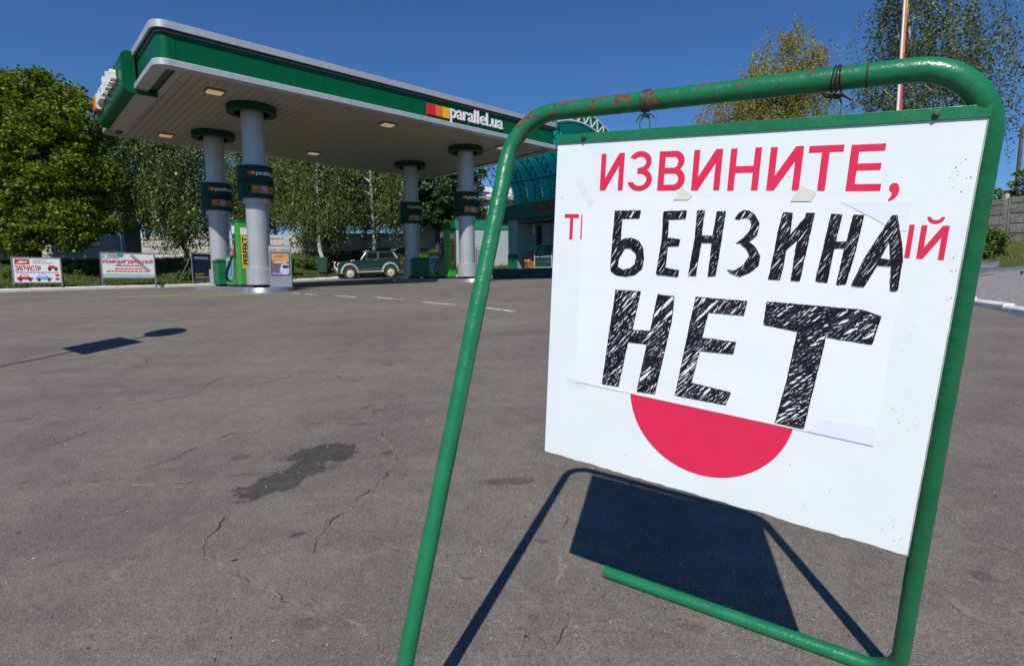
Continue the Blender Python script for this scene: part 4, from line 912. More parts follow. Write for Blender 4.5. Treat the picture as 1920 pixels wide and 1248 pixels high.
# ---- dispensers
M_DG = mat('dispenser_green', (.045, .33, .045), .36, var=.08, scale=3, coat=.2); M_DK = mat('dispenser_dark_green', (.006, .15, .055), .4, var=.08, scale=3); M_DB = mat('dispenser_black', (.02, .022, .025), .4, var=.2); M_HOSE = mat('hose_black', (.008, .008, .009), .45); M_PAPW = mat('paper_white', (.72, .72, .72), .6); M_YEL = mat('strip_yellow', (.72, .50, .05), .45, var=.12, scale=5); M_ORG = mat('strip_orange', (.70, .33, .12), .45); M_EMB = mat('emblem_blue', (.10, .27, .52), .4, var=.3, scale=5); M_EMR = mat('emblem_pale', (.42, .62, .72), .4, var=.1); M_STEEL = mat('dispenser_steel', (.32, .34, .37), .35, metal=.7, var=.15)
def dispenser(u, v, z, label):
    """local x along the canopy front, y along the island; tower at the front (small y)"""
    root = thing('fuel_dispenser', label, 'fuel dispenser', tuple(CF(u, v, z)), YAW, 'fuel dispensers'); hw = .185
    MB().box(-hw, hw, .0, .34, .07, 1.93).build('tower', M_DG, root, bevel=.02)
    MB().box(-hw-.01, hw+.01, -.01, .35, 1.932, 1.99).build('tower_cap', M_DK, root, bevel=.015)
    MB().box(-hw+.03, hw-.03, .345, .60, .07, 1.86).build('hose_bay', M_DB, root, bevel=.015)
    MB().box(-hw+.02, hw-.02, .61, 1.45, .07, .96).build('cabinet', M_DG, root, bevel=.02)
    MB().box(-hw+.04, hw-.04, .02, 1.42, 0, .07).build('plinth', M_DARK, root)
    MB().prism([(.61, .962), (1.45, .962), (1.40, 1.06), (.66, 1.06)], -hw+.04, hw-.04, 'x').build('cabinet_top', M_DK, root, bevel=.01)
    # end face to the camera: vertical word on a yellow strip, a notice above
    MB().box(-.11, .13, -.008, -.002, .62, 1.53).build('word_strip', M_YEL, root); MB().box(-.11, .13, -.0085, -.0025, .56, .618).build('strip_foot', M_ORG, root)
    V, F = glyphs('PERFEKT', 1, 0, .03); a = fit(V, .68, 1.50, -.075, .085)
    MB().add([(-y, -.012, x) for x, y, _ in a], F).build('word', M_DB, root, recalc=False)
    MB().box(-.12, .12, -.006, -.001, 1.56, 1.78).build('notice', M_PAPW, root)
    # left side (facing -x): emblem on the cabinet, display, nozzles, hoses
    xs_ = -hw+.02
    def sidepoly(pts, nm, m_, o_, par=root): return MB().add([(xs_-o_, y, zz) for y, zz in pts], [tuple(range(len(pts)))]).build(nm, m_, par, recalc=False)
    sh = [(.72, .88), (1.34, .88), (1.34, .55), (1.22, .30), (1.03, .22), (.84, .30), (.72, .55)]
    em = sidepoly(sh, 'emblem', M_EMR, .006); sidepoly([(1.03+(y-1.03)*.86, .56+(zz-.56)*.86) for y, zz in sh], 'emblem_field', M_EMB, .009, em); sidepoly([(.82, .80), (1.24, .80), (1.24, .66), (.82, .66)], 'emblem_box', M_DB, .012, em); sidepoly([(.85, .75), (1.21, .75), (1.21, .71), (.85, .71)], 'emblem_line', M_EMR, .015, em); sidepoly([(.78, .58), (1.03, .25), (1.1, .28), (.88, .60)], 'emblem_slash', M_DG, .012, em)
    MB().box(-hw-.0, -hw+.028, .37, .58, 1.62, 1.85).build('display', M_PAPW, root, bevel=.005); MB().box(-hw-.002, -hw+.028, .37, .58, 1.30, 1.58).build('keypad', mat('keypad', (.05, .055, .06), .4), root)
    for k in range(3): MB().box(-hw-.006, -hw-.003, .41+k*.055, .44+k*.055, 1.44, 1.47).build('key', M_PAPW, root)
    for k, (yy, m_) in enumerate(((.395, M_LR), (.47, M_EMB), (.545, M_LR))):
        nb = MB(); nb.tube([(-hw-.03, yy, 1.18), (-hw-.08, yy-.02, 1.06), (-hw-.07, yy-.05, .96)], [.022, .03, .022], 8); nz = nb.build('nozzle', m_, root, smooth=True)
        MB().tube([(-hw-.05, yy, 1.10), (-hw-.14, yy-.01, 1.20), (-hw-.17, yy-.01, 1.16)], .011, 6).build('spout', M_STEEL, nz, smooth=True)
        hp = [(-hw-.07, yy-.05, .96)]
        for i in range(1, 13):
            f = i/12; hp.append((-hw-.08-.16*math.sin(math.pi*f), yy-.05+.12*f+(.05*k)*math.sin(math.pi*f), .96-.80*math.sin(math.pi*f*.5)**.8 if f < .999 else .17))
        MB().tube(hp, .016, 7).build('hose', M_HOSE, root, smooth=True)
    for yy in (.38, .45, .52): MB().box(-hw+.005, -hw+.028, yy, yy+.045, .12, .92).build('steel_rib', M_STEEL, root)
    return root
dispenser(C1[0]-.16, C1[1]+.72, TOPL, 'green fuel dispenser behind the left front column'); dispenser(C1[0]+CP-.16, C1[1]+.72, TOPR, 'green fuel dispenser in the shade of the right island')
# ---- green boxes next to the rear columns
def sandbox(u, v, z, label):
    root = thing('metal_box', label, 'metal box', tuple(CF(u, v, z)), YAW, 'green metal boxes at the rear columns')
    MB().box(-.34, .34, -.30, .30, .06, .80).build('box_body', M_DK, root, bevel=.02); MB().prism([(-.32, .802), (.32, .802), (.32, .84), (-.32, .90)], -.37, .37, 'x').build('box_lid', M_DK, root, bevel=.012)
    for sx in (-.3, .26): MB().box(sx, sx+.05, -.25, .25, 0, .06).build('box_foot', M_DARK, root)
sandbox(C1[0]-.05, C1[1]+CQ-.75, TOPL, 'green metal box by the rear column of the left island'); sandbox(C1[0]+CP-.05, C1[1]+CQ-.75, TOPR, 'green metal box by the rear column of the right island')

# ================================================================== CAR AND BINS
M_CAR = mat('car_green', (.003, .026, .018), .32, var=.12, scale=2, coat=.3); M_CARS = mat('car_silver', (.45, .47, .49), .35, metal=.4, var=.08); M_TYRE = mat('tyre', (.035, .033, .030), .9, var=.25, scale=10); M_RIM = mat('rim_cream', (.55, .50, .40), .45, var=.12, scale=10); M_CHR = mat('chrome', (.6, .62, .64), .2, metal=.9); M_GLS = mat('car_glass', (.008, .009, .011), .12, spec=.4, var=.1); M_BLK = mat('black_plastic', (.015, .015, .016), .55); M_HL = mat('headlight_glass', (.62, .64, .66), .12, var=.1); M_MUD = mat('sill_dust', (.05, .045, .04), .8, var=.3)
def car():
    a = hit(657, 525.2); b = hit(733, 522.3); a = at(657, 525.2, 30.7); b = at(733, 522.3, 31.35)
    d = (b-a); yaw = math.atan2(d.y, d.x)
    root = thing('offroad_car', 'dark green three door off road car with silver wheel arches parked behind the pumps', 'car', tuple(a), yaw)
    # local: x to the rear, front axle at x=0, near side at y=-.78 (towards the camera), z=0 at the tyres
    root.location = a + Vector((-math.sin(yaw), math.cos(yaw), 0))*.72
    tilt = math.atan2(d.z, math.hypot(d.x, d.y)); root.rotation_euler = (0, -tilt, yaw); root.scale = (1, 1, 1.06)
    WB = math.hypot(d.x, d.y); R = .37; hw = .80
    def arch(cx, r, n=10): return [(cx+r*math.cos(math.radians(180-180*i/n)), .40+r*math.sin(math.radians(180-180*i/n))) for i in range(n+1)]
    low = [(-.62, .46), (-.47, .40)]+arch(0, .43)+arch(WB, .43)+[(WB+.55, .42), (WB+.58, .62), (WB+.56, 1.02), (WB+.50, 1.06), (.62, 1.06), (.50, 1.02), (-.42, .96), (-.56, .90), (-.60, .80)]
    # body shell: side profile lofted across, slightly barrelled
    k = len(low); V = []; secs = ((-hw, .0), (-hw+.03, .0), (hw-.03, 0), (hw, 0))
    for y, _ in ((-hw+.02, 0), (-hw, 0), (hw, 0), (hw-.02, 0)):
        for x, z in low:
            yy = y
            if abs(y) == hw: yy = math.copysign(hw-.05*abs((z-.75)/.4)**2*.6-(.05 if z > .95 else 0), y)
            V.append((x, yy, z))
    mb = MB(); F = []
    V = []
    for sgn in (-1, 1):
        for x, z in low: V.append((x, sgn*(hw-.03*abs((z-.75)/.35)**1.5-(.05 if x < -.4 else 0)), z))
    F = [tuple(range(k)), tuple(reversed(range(k, 2*k)))]+[(i, i+k, (i+1) % k+k, (i+1) % k) for i in range(k)]
    mb.add(V, F); body = mb.build('body', M_CAR, root, smooth=True, bevel=.025)
    # greenhouse
    g0 = [(.55, 1.05), (WB+.50, 1.05)]; g1 = [(.93, 1.43), (WB+.28, 1.44)]
    hwb, hwt = hw-.03, hw-.12
    V = [(.58, -hwb, 1.05), (WB+.52, -hwb, 1.05), (WB+.52, hwb, 1.05), (.58, hwb, 1.05), (.90, -hwt, 1.44), (WB+.32, -hwt, 1.45), (WB+.32, hwt, 1.45), (.90, hwt, 1.44)]
    MB().add(V, [(0, 1, 5, 4), (1, 2, 6, 5), (2, 3, 7, 6), (3, 0, 4, 7), (4, 5, 6, 7)]).build('cabin', M_CAR, root, bevel=.04, seg=3)
    MB().add([(.94, -hwt+.03, 1.442), (WB+.28, -hwt+.03, 1.452), (WB+.28, hwt-.03, 1.452), (.94, hwt-.03, 1.442), (1.00, -hwt+.08, 1.485), (WB+.21, -hwt+.08, 1.492), (WB+.21, hwt-.08, 1.492), (1.00, hwt-.08, 1.485)], [(0, 1, 5, 4), (1, 2, 6, 5), (2, 3, 7, 6), (3, 0, 4, 7), (4, 5, 6, 7)]).build('roof', M_CAR, root, bevel=.02)
    # glass laid 4 mm proud of the cabin, on each side
    for sgn in (-1, 1):
        def sd(x, z, o_=.006): f = (z-1.05)/.395; return (x, sgn*(hwb+(hwt-hwb)*f+o_), z)
        def quad(nm, pts, m_, o_, par=root): return MB().add([sd(x, z, o_) for x, z in pts], [tuple(range(len(pts)))]).build(nm, m_, par)
        w1 = quad('door_window', [(.72, 1.10), (1.50, 1.10), (1.50, 1.385), (.99, 1.385)], M_GLS, .006); quad('window_frame', [(.66, 1.07), (1.54, 1.07), (1.54, 1.41), (.97, 1.41)], M_BLK, .003, w1)
        quad('vent_post', [(.90, 1.10), (.93, 1.10), (1.05, 1.385), (1.02, 1.385)], M_CHR, .010, w1)
        w2 = quad('rear_window', [(1.62, 1.10), (WB+.26, 1.10), (WB+.12, 1.385), (1.62, 1.385)], M_GLS, .006); quad('window_frame', [(1.585, 1.07), (WB+.33, 1.07), (WB+.14, 1.41), (1.585, 1.41)], M_BLK, .003, w2)
        quad('pillar_vent', [(WB+.36, 1.08), (WB+.45, 1.08), (WB+.25, 1.40), (WB+.19, 1.40)], M_CARS, .006)
        quad('door_post', [(1.545, 1.06), (1.58, 1.06), (1.58, 1.41), (1.545, 1.41)], M_CHR, .007)
        MB().box(1.34, 1.50, sgn*(hw+.002)-.012, sgn*(hw+.002)+.012, .985, 1.012).build('door_handle', M_CHR, root)
        for xx in (.60, 1.56): MB().box(xx, xx+.012, sgn*hw-.006, sgn*hw+.003, .5, 1.03).build('door_gap', M_BLK, root)
        MB().box(.42, WB-.42, sgn*(hw-.02)-.02, sgn*(hw-.02)+.03, .37, .44).build('sill', M_CARS, root, bevel=.01)
        MB().box(.45, WB-.43, sgn*hw-.01, sgn*hw+.008, .46, .60).build('sill_panel', M_MUD, root)
        for cx in (0, WB):
            mb = MB(); n = 14; V = []
            for i in range(n+1):
                th = math.radians(186-192*i/n)
                for r, o_ in ((.38, .0), (.38, .085), (.465, .075), (.49, .0)): V.append((cx+r*math.cos(th), sgn*(hw-.02+o_), .40+r*math.sin(th)))
            mb.add(V, [(i*4+j, i*4+(j+1), (i+1)*4+j+1, (i+1)*4+j) for i in range(n) for j in range(3)]); mb.build('wheel_arch', M_CARS, root, smooth=True)
            wh = bpy.data.objects.new('wheel', None); COL.objects.link(wh); wh.parent = root; wh.location = (cx, sgn*(hw-.10), R)
            mk = lambda prof, nm, m_: loc_y(MB().lathe(prof, 28), sgn).build(nm, m_, wh, smooth=True)
            mk([(.20, -.10), (.30, -.11), (.345, -.085), (R, -.05), (R, .05), (.345, .085), (.30, .11), (.21, .10)], 'tyre', M_TYRE)
            mk([(.215, .09), (.20, .06), (.15, .05), (.13, .085), (.07, .09), (.065, .11), (.0, .115)], 'rim', M_RIM)
            for i in range(8):
                th = 2*math.pi*i/8; MB().tube([(.172*math.cos(th), sgn*.050, .172*math.sin(th)), (.172*math.cos(th), sgn*.058, .172*math.sin(th))], .02, 8).build('rim_hole', M_BLK, wh)
        MB().tube([(.80, sgn*(hw-.02), 1.06), (.78, sgn*(hw+.12), 1.10)], .012, 6).build('mirror_arm', M_BLK, root); MB().box(.74, .80, sgn*(hw+.14)-.06, sgn*(hw+.14)+.06, 1.07, 1.19).build('mirror', M_BLK, root, bevel=.015)
        MB().tube([(-.585, sgn*.55, .78), (-.64, sgn*.55, .78)], .095, 16).build('headlight', M_HL, root, smooth=True)
        MB().box(-.60, -.50, sgn*.70-.06, sgn*.70+.06, .88, .93).build('turn_signal', M_ORG, root); MB().box(WB+.56, WB+.60, sgn*.66-.09, sgn*.66+.09, .72, .92).build('tail_light', M_LR, root)
        MB().box(-.30, -.22, sgn*(hw-.04)-.05, sgn*(hw-.04)+.05, .12, .38).build('mud_flap', M_BLK, root).location = (.72, 0, 0)
    V = [(.60, -hwb+.06, 1.08), (.60, hwb-.06, 1.08), (.86, hwt-.03, 1.40), (.86, -hwt+.03, 1.40)]; MB().add([(x-.012, y, z+.010) for x, y, z in V], [(0, 1, 2, 3)]).build('windscreen', M_GLS, root)
    V = [(WB+.50, -hwb+.06, 1.08), (WB+.50, hwb-.06, 1.08), (WB+.345, hwt-.03, 1.40), (WB+.345, -hwt+.03, 1.40)]; MB().add([(x+.012, y, z+.008) for x, y, z in V], [(0, 3, 2, 1)]).build('rear_screen', M_GLS, root)
    MB().prism([(.80, 1.44), (1.20, 1.495), (1.0, 1.515), (.78, 1.475)], -.5, .5, 'y').build('sun_visor', M_CARS, root, bevel=.01); MB().prism([(WB+.10, 1.495), (WB+.40, 1.505), (WB+.44, 1.545), (WB+.14, 1.525)], -.55, .55, 'y').build('roof_spoiler', M_CARS, root, bevel=.01)
    MB().prism([(.05, .985), (.34, 1.02), (.32, 1.05), (.14, 1.04)], -.20, .20, 'y').build('bonnet_scoop', M_CARS, root, bevel=.02)
    MB().box(-.72, -.60, -hw+.02, hw-.02, .44, .60).build('front_bumper', M_CARS, root, bevel=.03); MB().box(WB+.57, WB+.68, -hw+.02, hw-.02, .46, .60).build('rear_bumper', M_BLK, root, bevel=.03)
    mb = MB()
    for sgn in (-1, 1): mb.tube([(-.70, sgn*.30, .42), (-.80, sgn*.30, .60), (-.80, sgn*.30, .90), (-.70, sgn*.30, .98)], .028, 8); mb.tube([(-.62, sgn*.76, .60), (-.76, sgn*.72, .66), (-.78, sgn*.66, .88), (-.74, sgn*.3, .93)], .024, 8)
    for zz in (.56, .72, .88): mb.tube([(-.79, -.68, zz), (-.81, 0, zz), (-.79, .68, zz)], .024, 8)
    mb.build('bull_bar', M_CHR, root, smooth=True); MB().box(-.63, -.605, -.42, .42, .68, .88).build('grille', M_BLK, root)
    MB().box(-.4, WB+.5, -.55, .55, .30, .46).build('underbody', M_BLK, root)
def loc_y(mb, sgn): mb.v = [(x, sgn*z, y) for x, y, z in mb.v]; return mb
car()
M_BIN = mat('bin_green', (.012, .16, .075), .55, var=.18, scale=6); M_BIND = mat('bin_dark_green', (.008, .06, .03), .6, var=.2, scale=5)
def bin_(px, py, Y, label, m_, h=.92, w=.62, rz=.2):
    p = at(px, py, Y); p.z = verge_z(p.x, p.y)-.02; root = thing('rubbish_bin', label, 'bin', tuple(p), rz, 'green rubbish bins on the verge'); t = .012
    V = [(-w*.40, -w*.40, .08), (w*.40, -w*.40, .08), (w*.40, w*.40, .08), (-w*.40, w*.40, .08), (-w/2, -w/2, h), (w/2, -w/2, h), (w/2, w/2, h), (-w/2, w/2, h)]
    MB().add(V, [(0, 1, 2, 3), (0, 1, 5, 4), (1, 2, 6, 5), (2, 3, 7, 6), (3, 0, 4, 7)]).build('bin_body', m_, root, bevel=.01)
    mb = MB(); a = w/2+.02
    for x0, x1, y0, y1 in ((-a, a, -a, -a+.05), (-a, a, a-.05, a), (-a, -a+.05, -a+.05, a-.05), (a-.05, a, -a+.05, a-.05)): mb.box(x0, x1, y0, y1, h, h+.05)
    mb.build('bin_rim', M_BIND, root)
    for sx in (-1, 1): MB().box(sx*w*.33-.03, sx*w*.33+.03, -w*.35, w*.35, 0, .08).build('bin_foot', M_BLK, root)
bin_(541, 521, 31.2, 'bright green square bin on the verge beside the left advertising stand', M_BIN); bin_(606, 516, 33.0, 'dark green bin standing behind the white birch trunk', M_BIND)

# ================================================================== BILLBOARDS
M_FRM = mat('frame_steel', (.25, .27, .28), .45, metal=.5, var=.2, scale=8); M_BBW = mat('banner_white', (.74, .75, .77), .5, var=.03); M_BRED = mat('banner_red', (.50, .02, .03), .5); M_BRD2 = mat('banner_crimson', (.62, .03, .05), .5); M_BBLU = mat('banner_blue', (.16, .36, .66), .5); M_BTEA = mat('banner_teal', (.30, .58, .52), .5, var=.06); M_BGRN = mat('banner_green', (.03, .33, .17), .5); M_BGRY = mat('banner_grey', (.30, .31, .40), .5); M_NAVY = mat('banner_navy', (.018, .022, .075), .45, var=.5, scale=9, col2=(.20, .22, .36), thr=.58)
def billboard(px0, px1, pyt, pyb, Y0, Y1, label, legs=.42):
    p0 = at(px0, pyb, Y0); p1 = at(px1, pyb, Y1); t0 = at(px0, pyt, Y0); d = p1-p0; w = math.hypot(d.x, d.y); h = t0.z-p0.z
    base = Vector((p0.x, p0.y, p0.z)); root = thing('billboard', label, 'billboard', tuple(base), math.atan2(d.y, d.x)); tl = math.atan2(d.z, w); sh = lambda x: x*math.tan(tl)
    def bx(mb, x0, x1, y0, y1, z0, z1): mb.add([(x, y, z+sh(x)) for z in (z0, z1) for y in (y0, y1) for x in (x0, x1)], [(0, 2, 3, 1), (4, 5, 7, 6), (0, 1, 5, 4), (2, 6, 7, 3), (0, 4, 6, 2), (1, 3, 7, 5)]); return mb
    f = .045
    for x in (0, w-f): bx(MB(), x, x+f, 0, f, -legs, h).build('post', M_FRM, root)
    for z in (0, h-f): bx(MB(), f, w-f, .003, f-.003, z, z+f).build('rail', M_FRM, root)
    for x in (.02, w-.02): MB().bar((x, f, h*.9+sh(x)), (x, 1.0, -legs+sh(x)), .035).build('brace', M_FRM, root)
    bn = bx(MB(), f, w-f, .012, .022, f, h-f).build('banner', M_BBW, root)
    W_, H_ = w-2*f, h-2*f
    def P(a, b, o_): x = f+a*W_; return (x, .012-o_, f+b*H_+sh(x))
    def poly(pts, nm, m_, o_=.003): return MB().add([P(a, b, o_) for a, b in pts], [tuple(range(len(pts)))]).build(nm, m_, bn, recalc=False)
    def txt(s, a0, a1, b0, b1, nm, m_, o_=.004, off_=.004):
        V, F = glyphs(s, 1, 0, off_); q = fit(V, a0, a1-.008, b0, b1); mb = MB()
        for k in range(3): mb.add([P(x+.004*k, y, o_+.0004*k) for x, y, _ in q], F)
        return mb.build(nm, m_, bn, recalc=False)
    return root, poly, txt
el = lambda cx, cy, rx, ry, n=18: [(cx+rx*math.cos(2*math.pi*i/n), cy+ry*math.sin(2*math.pi*i/n)) for i in range(n)]
def toycar(poly, x, y, s, ar, m_):
    poly([(x-s, y), (x+s, y), (x+s*1.02, y+.25*s*ar), (x+s*.55, y+.36*s*ar), (x+s*.3, y+.7*s*ar), (x-s*.45, y+.7*s*ar), (x-s*.7, y+.38*s*ar), (x-s*1.0, y+.28*s*ar)], 'car_print', m_, .005)
    poly([(x-s*.5, y+.4*s*ar), (x+s*.4, y+.4*s*ar), (x+s*.22, y+.62*s*ar), (x-s*.38, y+.62*s*ar)], 'glass_print', M_BBW, .006)
    for dx in (-.6, .6): poly(el(x+dx*s, y, .2*s, .2*s*ar), 'wheel_print', M_BLK, .007)
r, poly, txt = billboard(24, 118, 481, 531, 20.2, 21.0, 'white billboard reading ЗАПЧАСТИ with red and blue cars, at the left edge')
poly([(.04, .74), (.35, .74), (.35, .96), (.04, .96)], 'badge_print', M_BRED); poly([(.07, .80), (.12, .84), (.17, .90), (.24, .86), (.31, .88), (.30, .82), (.18, .80)], 'badge_mark', M_BBW, .005)
txt('ЗАПЧАСТИ', .04, .58, .47, .70, 'headline', M_BRED); 
def dashes(poly, a0, a1, b, hgt, m_, nm='small_print'):
    a = a0
    while a < a1: wd = random.uniform(.03, .09); poly([(a, b), (min(a+wd, a1), b), (min(a+wd, a1), b+hgt), (a, b+hgt)], nm, m_, .005); a += wd+.015
dashes(poly, .42, .70, .88, .045, M_BGRY); dashes(poly, .42, .84, .79, .04, M_BGRY); dashes(poly, .04, .95, .385, .05, M_BGRY)
toycar(poly, .23, .10, .17, 1.9, M_BRED); toycar(poly, .63, .10, .18, 1.9, M_BBLU)
for b in (.08, .24): poly([(.88, b), (.97, b), (.97, b+.11), (.88, b+.11)], 'red_square', M_BRD2, .004)
for cx in (.77, .91): poly(el(cx, .56, .04, .08), 'wheel_print', M_BLK, .005)
poly([(.75, .60), (.90, .56), (.95, .64), (.84, .70), (.76, .72)], 'motorbike_print', M_BRED, .006)
r, poly, txt = billboard(190, 293, 472, 522, 22.3, 23.5, 'white and teal billboard reading РЕМОНТ ДИЗЕЛЕЙ')
poly([(0, 0), (1, 0), (1, .14), (0, .16)], 'teal_band', M_BTEA); poly([(0, .78), (.32, .78), (.40, .86), (.42, 1), (0, 1)], 'teal_corner', M_BTEA); poly(el(.36, .92, .065, .078), 'green_patch', M_BGRN, .004); poly(el(.09, .86, .05, .085), 'round_badge', M_BBLU, .005); poly(el(.09, .86, .032, .055), 'round_badge_ring', M_BBW, .006); txt('ЭТАЛОН', .145, .33, .79, .86, 'badge_name', M_BGRY); dashes(poly, .145, .31, .89, .05, M_BRD2)
poly([(.53, .92), (.60, .96), (.93, .28), (.86, .22)], 'injector_print', M_BGRY, .004); poly([(.24, .50), (.47, .76), (.50, .72), (.27, .45)], 'injector_print', M_BGRY, .004)
txt('РЕМОНТ ДИЗЕЛЕЙ', .02, .98, .57, .76, 'headline', M_BRD2, .008)
dashes(poly, .30, .74, .47, .05, M_BRD2); dashes(poly, .24, .78, .34, .05, M_BRD2); dashes(poly, .08, .92, .23, .05, M_BRD2)
r, poly, txt = billboard(362, 398, 474, 524, 25.2, 26.2, 'navy blue banner on a frame behind the left rear column', .3)
poly([(0, 0), (1, 0), (1, 1), (0, 1)], 'navy_print', M_NAVY); dashes(poly, .1, .9, .80, .10, M_BBW); dashes(poly, .1, .6, .14, .08, M_YEL); dashes(poly, .12, .9, .03, .06, M_BBW)

# ================================================================== WALLS AND BUILDINGS BEHIND
M_WALL = mat('whitewashed_wall', (.60, .58, .53), .9, var=.12, scale=1.2, col2=(.42, .40, .36), thr=.64, bump=.01, bscale=8, streak=.2)
def wall_panel(a, b, za, zb, h, nm='wall_panel', parent=None, m_=M_WALL, grooves=True, t=.16, top=None):
    d = Vector((b[0]-a[0], b[1]-a[1], 0)); L_ = d.length; o = d.normalized(); nrm = Vector((o.y, -o.x, 0)); z0 = min(za, zb)-.6
    mb = MB()
    def bx(u0, u1, v0, v1, w0, w1): mb.add([Vector((a[0], a[1], 0))+o*u+nrm*v+Vector((0, 0, w)) for w in (w0, w1) for v in (v0, v1) for u in (u0, u1)], [(0, 2, 3, 1), (4, 5, 7, 6), (0, 1, 5, 4), (2, 6, 7, 3), (0, 4, 6, 2), (1, 3, 7, 5)])
    zt = (za+zb)/2+h if top is None else top
    bx(0.01, L_-.01, -t/2, t/2, z0, zt)
    if grooves:
        for k in range(4): bx(.12, L_-.12, t/2+.001, t/2+.03, zt-.25-k*.42, zt-.02-k*.42)
    return mb.build(nm, m_, parent)
wl = thing('concrete_wall', 'whitewashed concrete panel wall behind the birches', 'wall', (0, 0, 0))
Wpts = np.r_[polyline_resample([(-36, 25.5), (-22.8, 33.2), (-15.4, 37.7)], 3.0), [[-15.3, 37.8]]]
for a, b in zip(Wpts[:-1], Wpts[1:]): wall_panel(a, b, verge_z(*a), verge_z(*b), 1.7, parent=wl, top=float(np.interp((a[0]+b[0])/2, [-36, -23, -15], [3.4, 3.75, 4.1])))
Wp2 = polyline_resample([(-15.2, 37.8), (-8.5, 42), (0, 45), (6, 46)], 3.0)
for i, (a, b) in enumerate(zip(Wp2[:-1], Wp2[1:])): wall_panel(a, b, verge_z(*a), verge_z(*b), 2.05, parent=wl, grooves=(i > 3), top=float(np.interp((a[0]+b[0])/2, [-15, -10, -5, 6], [4.22, 4.4, 4.75, 4.9]))-.04*(i % 3))
# grey metal sheet leaning at the wall, left of the first birch
p = at(252, 490, 27.5); o = thing('sheet_metal_panel', 'dark grey sheet metal panel in front of the white wall', 'panel', (p.x, p.y, verge_z(p.x, p.y)), .9)
MB().box(-.35, .35, 0, .03, 0, 2.0).build('sheet', mat('dull_sheet', (.13, .14, .16), .6, var=.3, scale=2), o); 
for x in (-.33, .29): MB().box(x, x+.04, .035, .075, 0, 2.0).build('sheet_post', M_FRM, o)
# shed and beige fence at the far left
sh_ = thing('shed', 'small shed with grey corrugated roof at the far left edge', 'shed', tuple(at(4, 500, 33)), .5)
sh_.location.z = 1.2
MB().box(-2.5, .6, 0, 3, -.5, 2.0).build('wall', mat('shed_wall', (.12, .10, .09), .8, var=.2), sh_)
mb = MB(); n = 34; V = []
for i in range(n+1):
    x = -2.9+3.9*i/n; V += [(x, -.5, 1.95+.03*(i % 2)), (x, 3.3, 2.9+.03*(i % 2))]
mb.add(V, [(2*i, 2*i+2, 2*i+3, 2*i+1) for i in range(n)]); mb.build('roof', mat('corrugated_grey', (.40, .41, .43), .5, metal=.4, var=.1), sh_)
fn = thing('sheet_fence', 'beige corrugated sheet fence at the left edge under the maple', 'fence', tuple(at(-8, 526, 25.5)), .62); fn.location.z = verge_z(fn.location.x, fn.location.y)-.1
M_BEI = mat('beige_sheet', (.50, .44, .32), .6, var=.08)
for i in range(-8, 6):
    mb = MB(); x0 = i*.25; mb.prism([(x0, 0), (x0+.05, -.03), (x0+.12, -.03), (x0+.17, 0), (x0+.248, 0), (x0+.248, .012), (x0, .012)], 0, 1.35, 'z'); mb.build('sheet', M_BEI, fn)

# ---- pale warehouse far behind
M_SID = mat('warehouse_siding', (.55, .56, .58), .6, var=.05, scale=1); M_SIDR = mat('warehouse_roof', (.66, .65, .63), .5, var=.05, scale=1, col2=(.5, .47, .42), thr=.72)
wh = thing('warehouse', 'pale corrugated warehouse rising behind the shop', 'building', tuple(at(925, 520, 44)), .10); wh.location.z = 1.0
n = 60; mb = MB(); V = []
for i in range(n+1):
    x = -7+13*i/n; y = -.03*(i % 2); V += [(x, y, 0), (x, y, 6.35)]
mb.add(V, [(2*i, 2*i+2, 2*i+3, 2*i+1) for i in range(n)]); mb.build('wall', M_SID, wh)
mb = MB(); V = []
for i in range(n+1):
    x = -7.3+13.6*i/n; dz = .05*(i % 2); V += [(x, -.4, 6.25+dz), (x, 4.5, 7.75+dz), (x, 9.4, 6.25+dz)]
mb.add(V, [(3*i+k, 3*i+3+k, 3*i+4+k, 3*i+1+k) for i in range(n) for k in (0, 1)]); mb.build('roof', M_SIDR, wh)
MB().box(-7.3, 6.3, -.45, -.36, 6.05, 6.28).build('eaves', mat('eaves_grey', (.22, .25, .28), .6), wh)

# ---- shop, parallel to the canopy side, under a teal barrel vault
M_SHG = mat('shop_green', (.005, .11, .055), .4, var=.1); M_SHW = mat('shop_wall', (.28, .36, .37), .55, var=.12, scale=1.5); M_TEA = bpy.data.materials.new('teal_polycarbonate')
M_TEA.use_nodes = True; _t = M_TEA.node_tree; _b = _t.nodes['Principled BSDF']; _b.inputs['Base Color'].default_value = (.006, .155, .15, 1); _b.inputs['Roughness'].default_value = .25
_tr = N(_t, 'ShaderNodeBsdfTranslucent'); _nz = N(_t, 'ShaderNodeTexNoise', i_Scale=.8, i_Detail=3.0); _mx = N(_t, 'ShaderNodeMix', data_type='RGBA'); _mx.inputs[6].default_value = (.02, .62, .52, 1); _mx.inputs[7].default_value = (.015, .50, .43, 1); _t.links.new(_nz.outputs[0], _mx.inputs[0]); _t.links.new(_mx.outputs[2], _tr.inputs[0]); _ms = N(_t, 'ShaderNodeMixShader'); _ms.inputs[0].default_value = .62; _t.links.new(_b.outputs[0], _ms.inputs[1]); _t.links.new(_tr.outputs[0], _ms.inputs[2]); _t.links.new(_ms.outputs[0], _t.nodes['Material Output'].inputs[0])
SP = Vector((2.3, 30.0, 0)); SZ = 1.10
shop = thing('station_shop', 'low station shop with dark green fascia and red lettering behind the board', 'shop', (SP.x, SP.y, SZ), YAW)
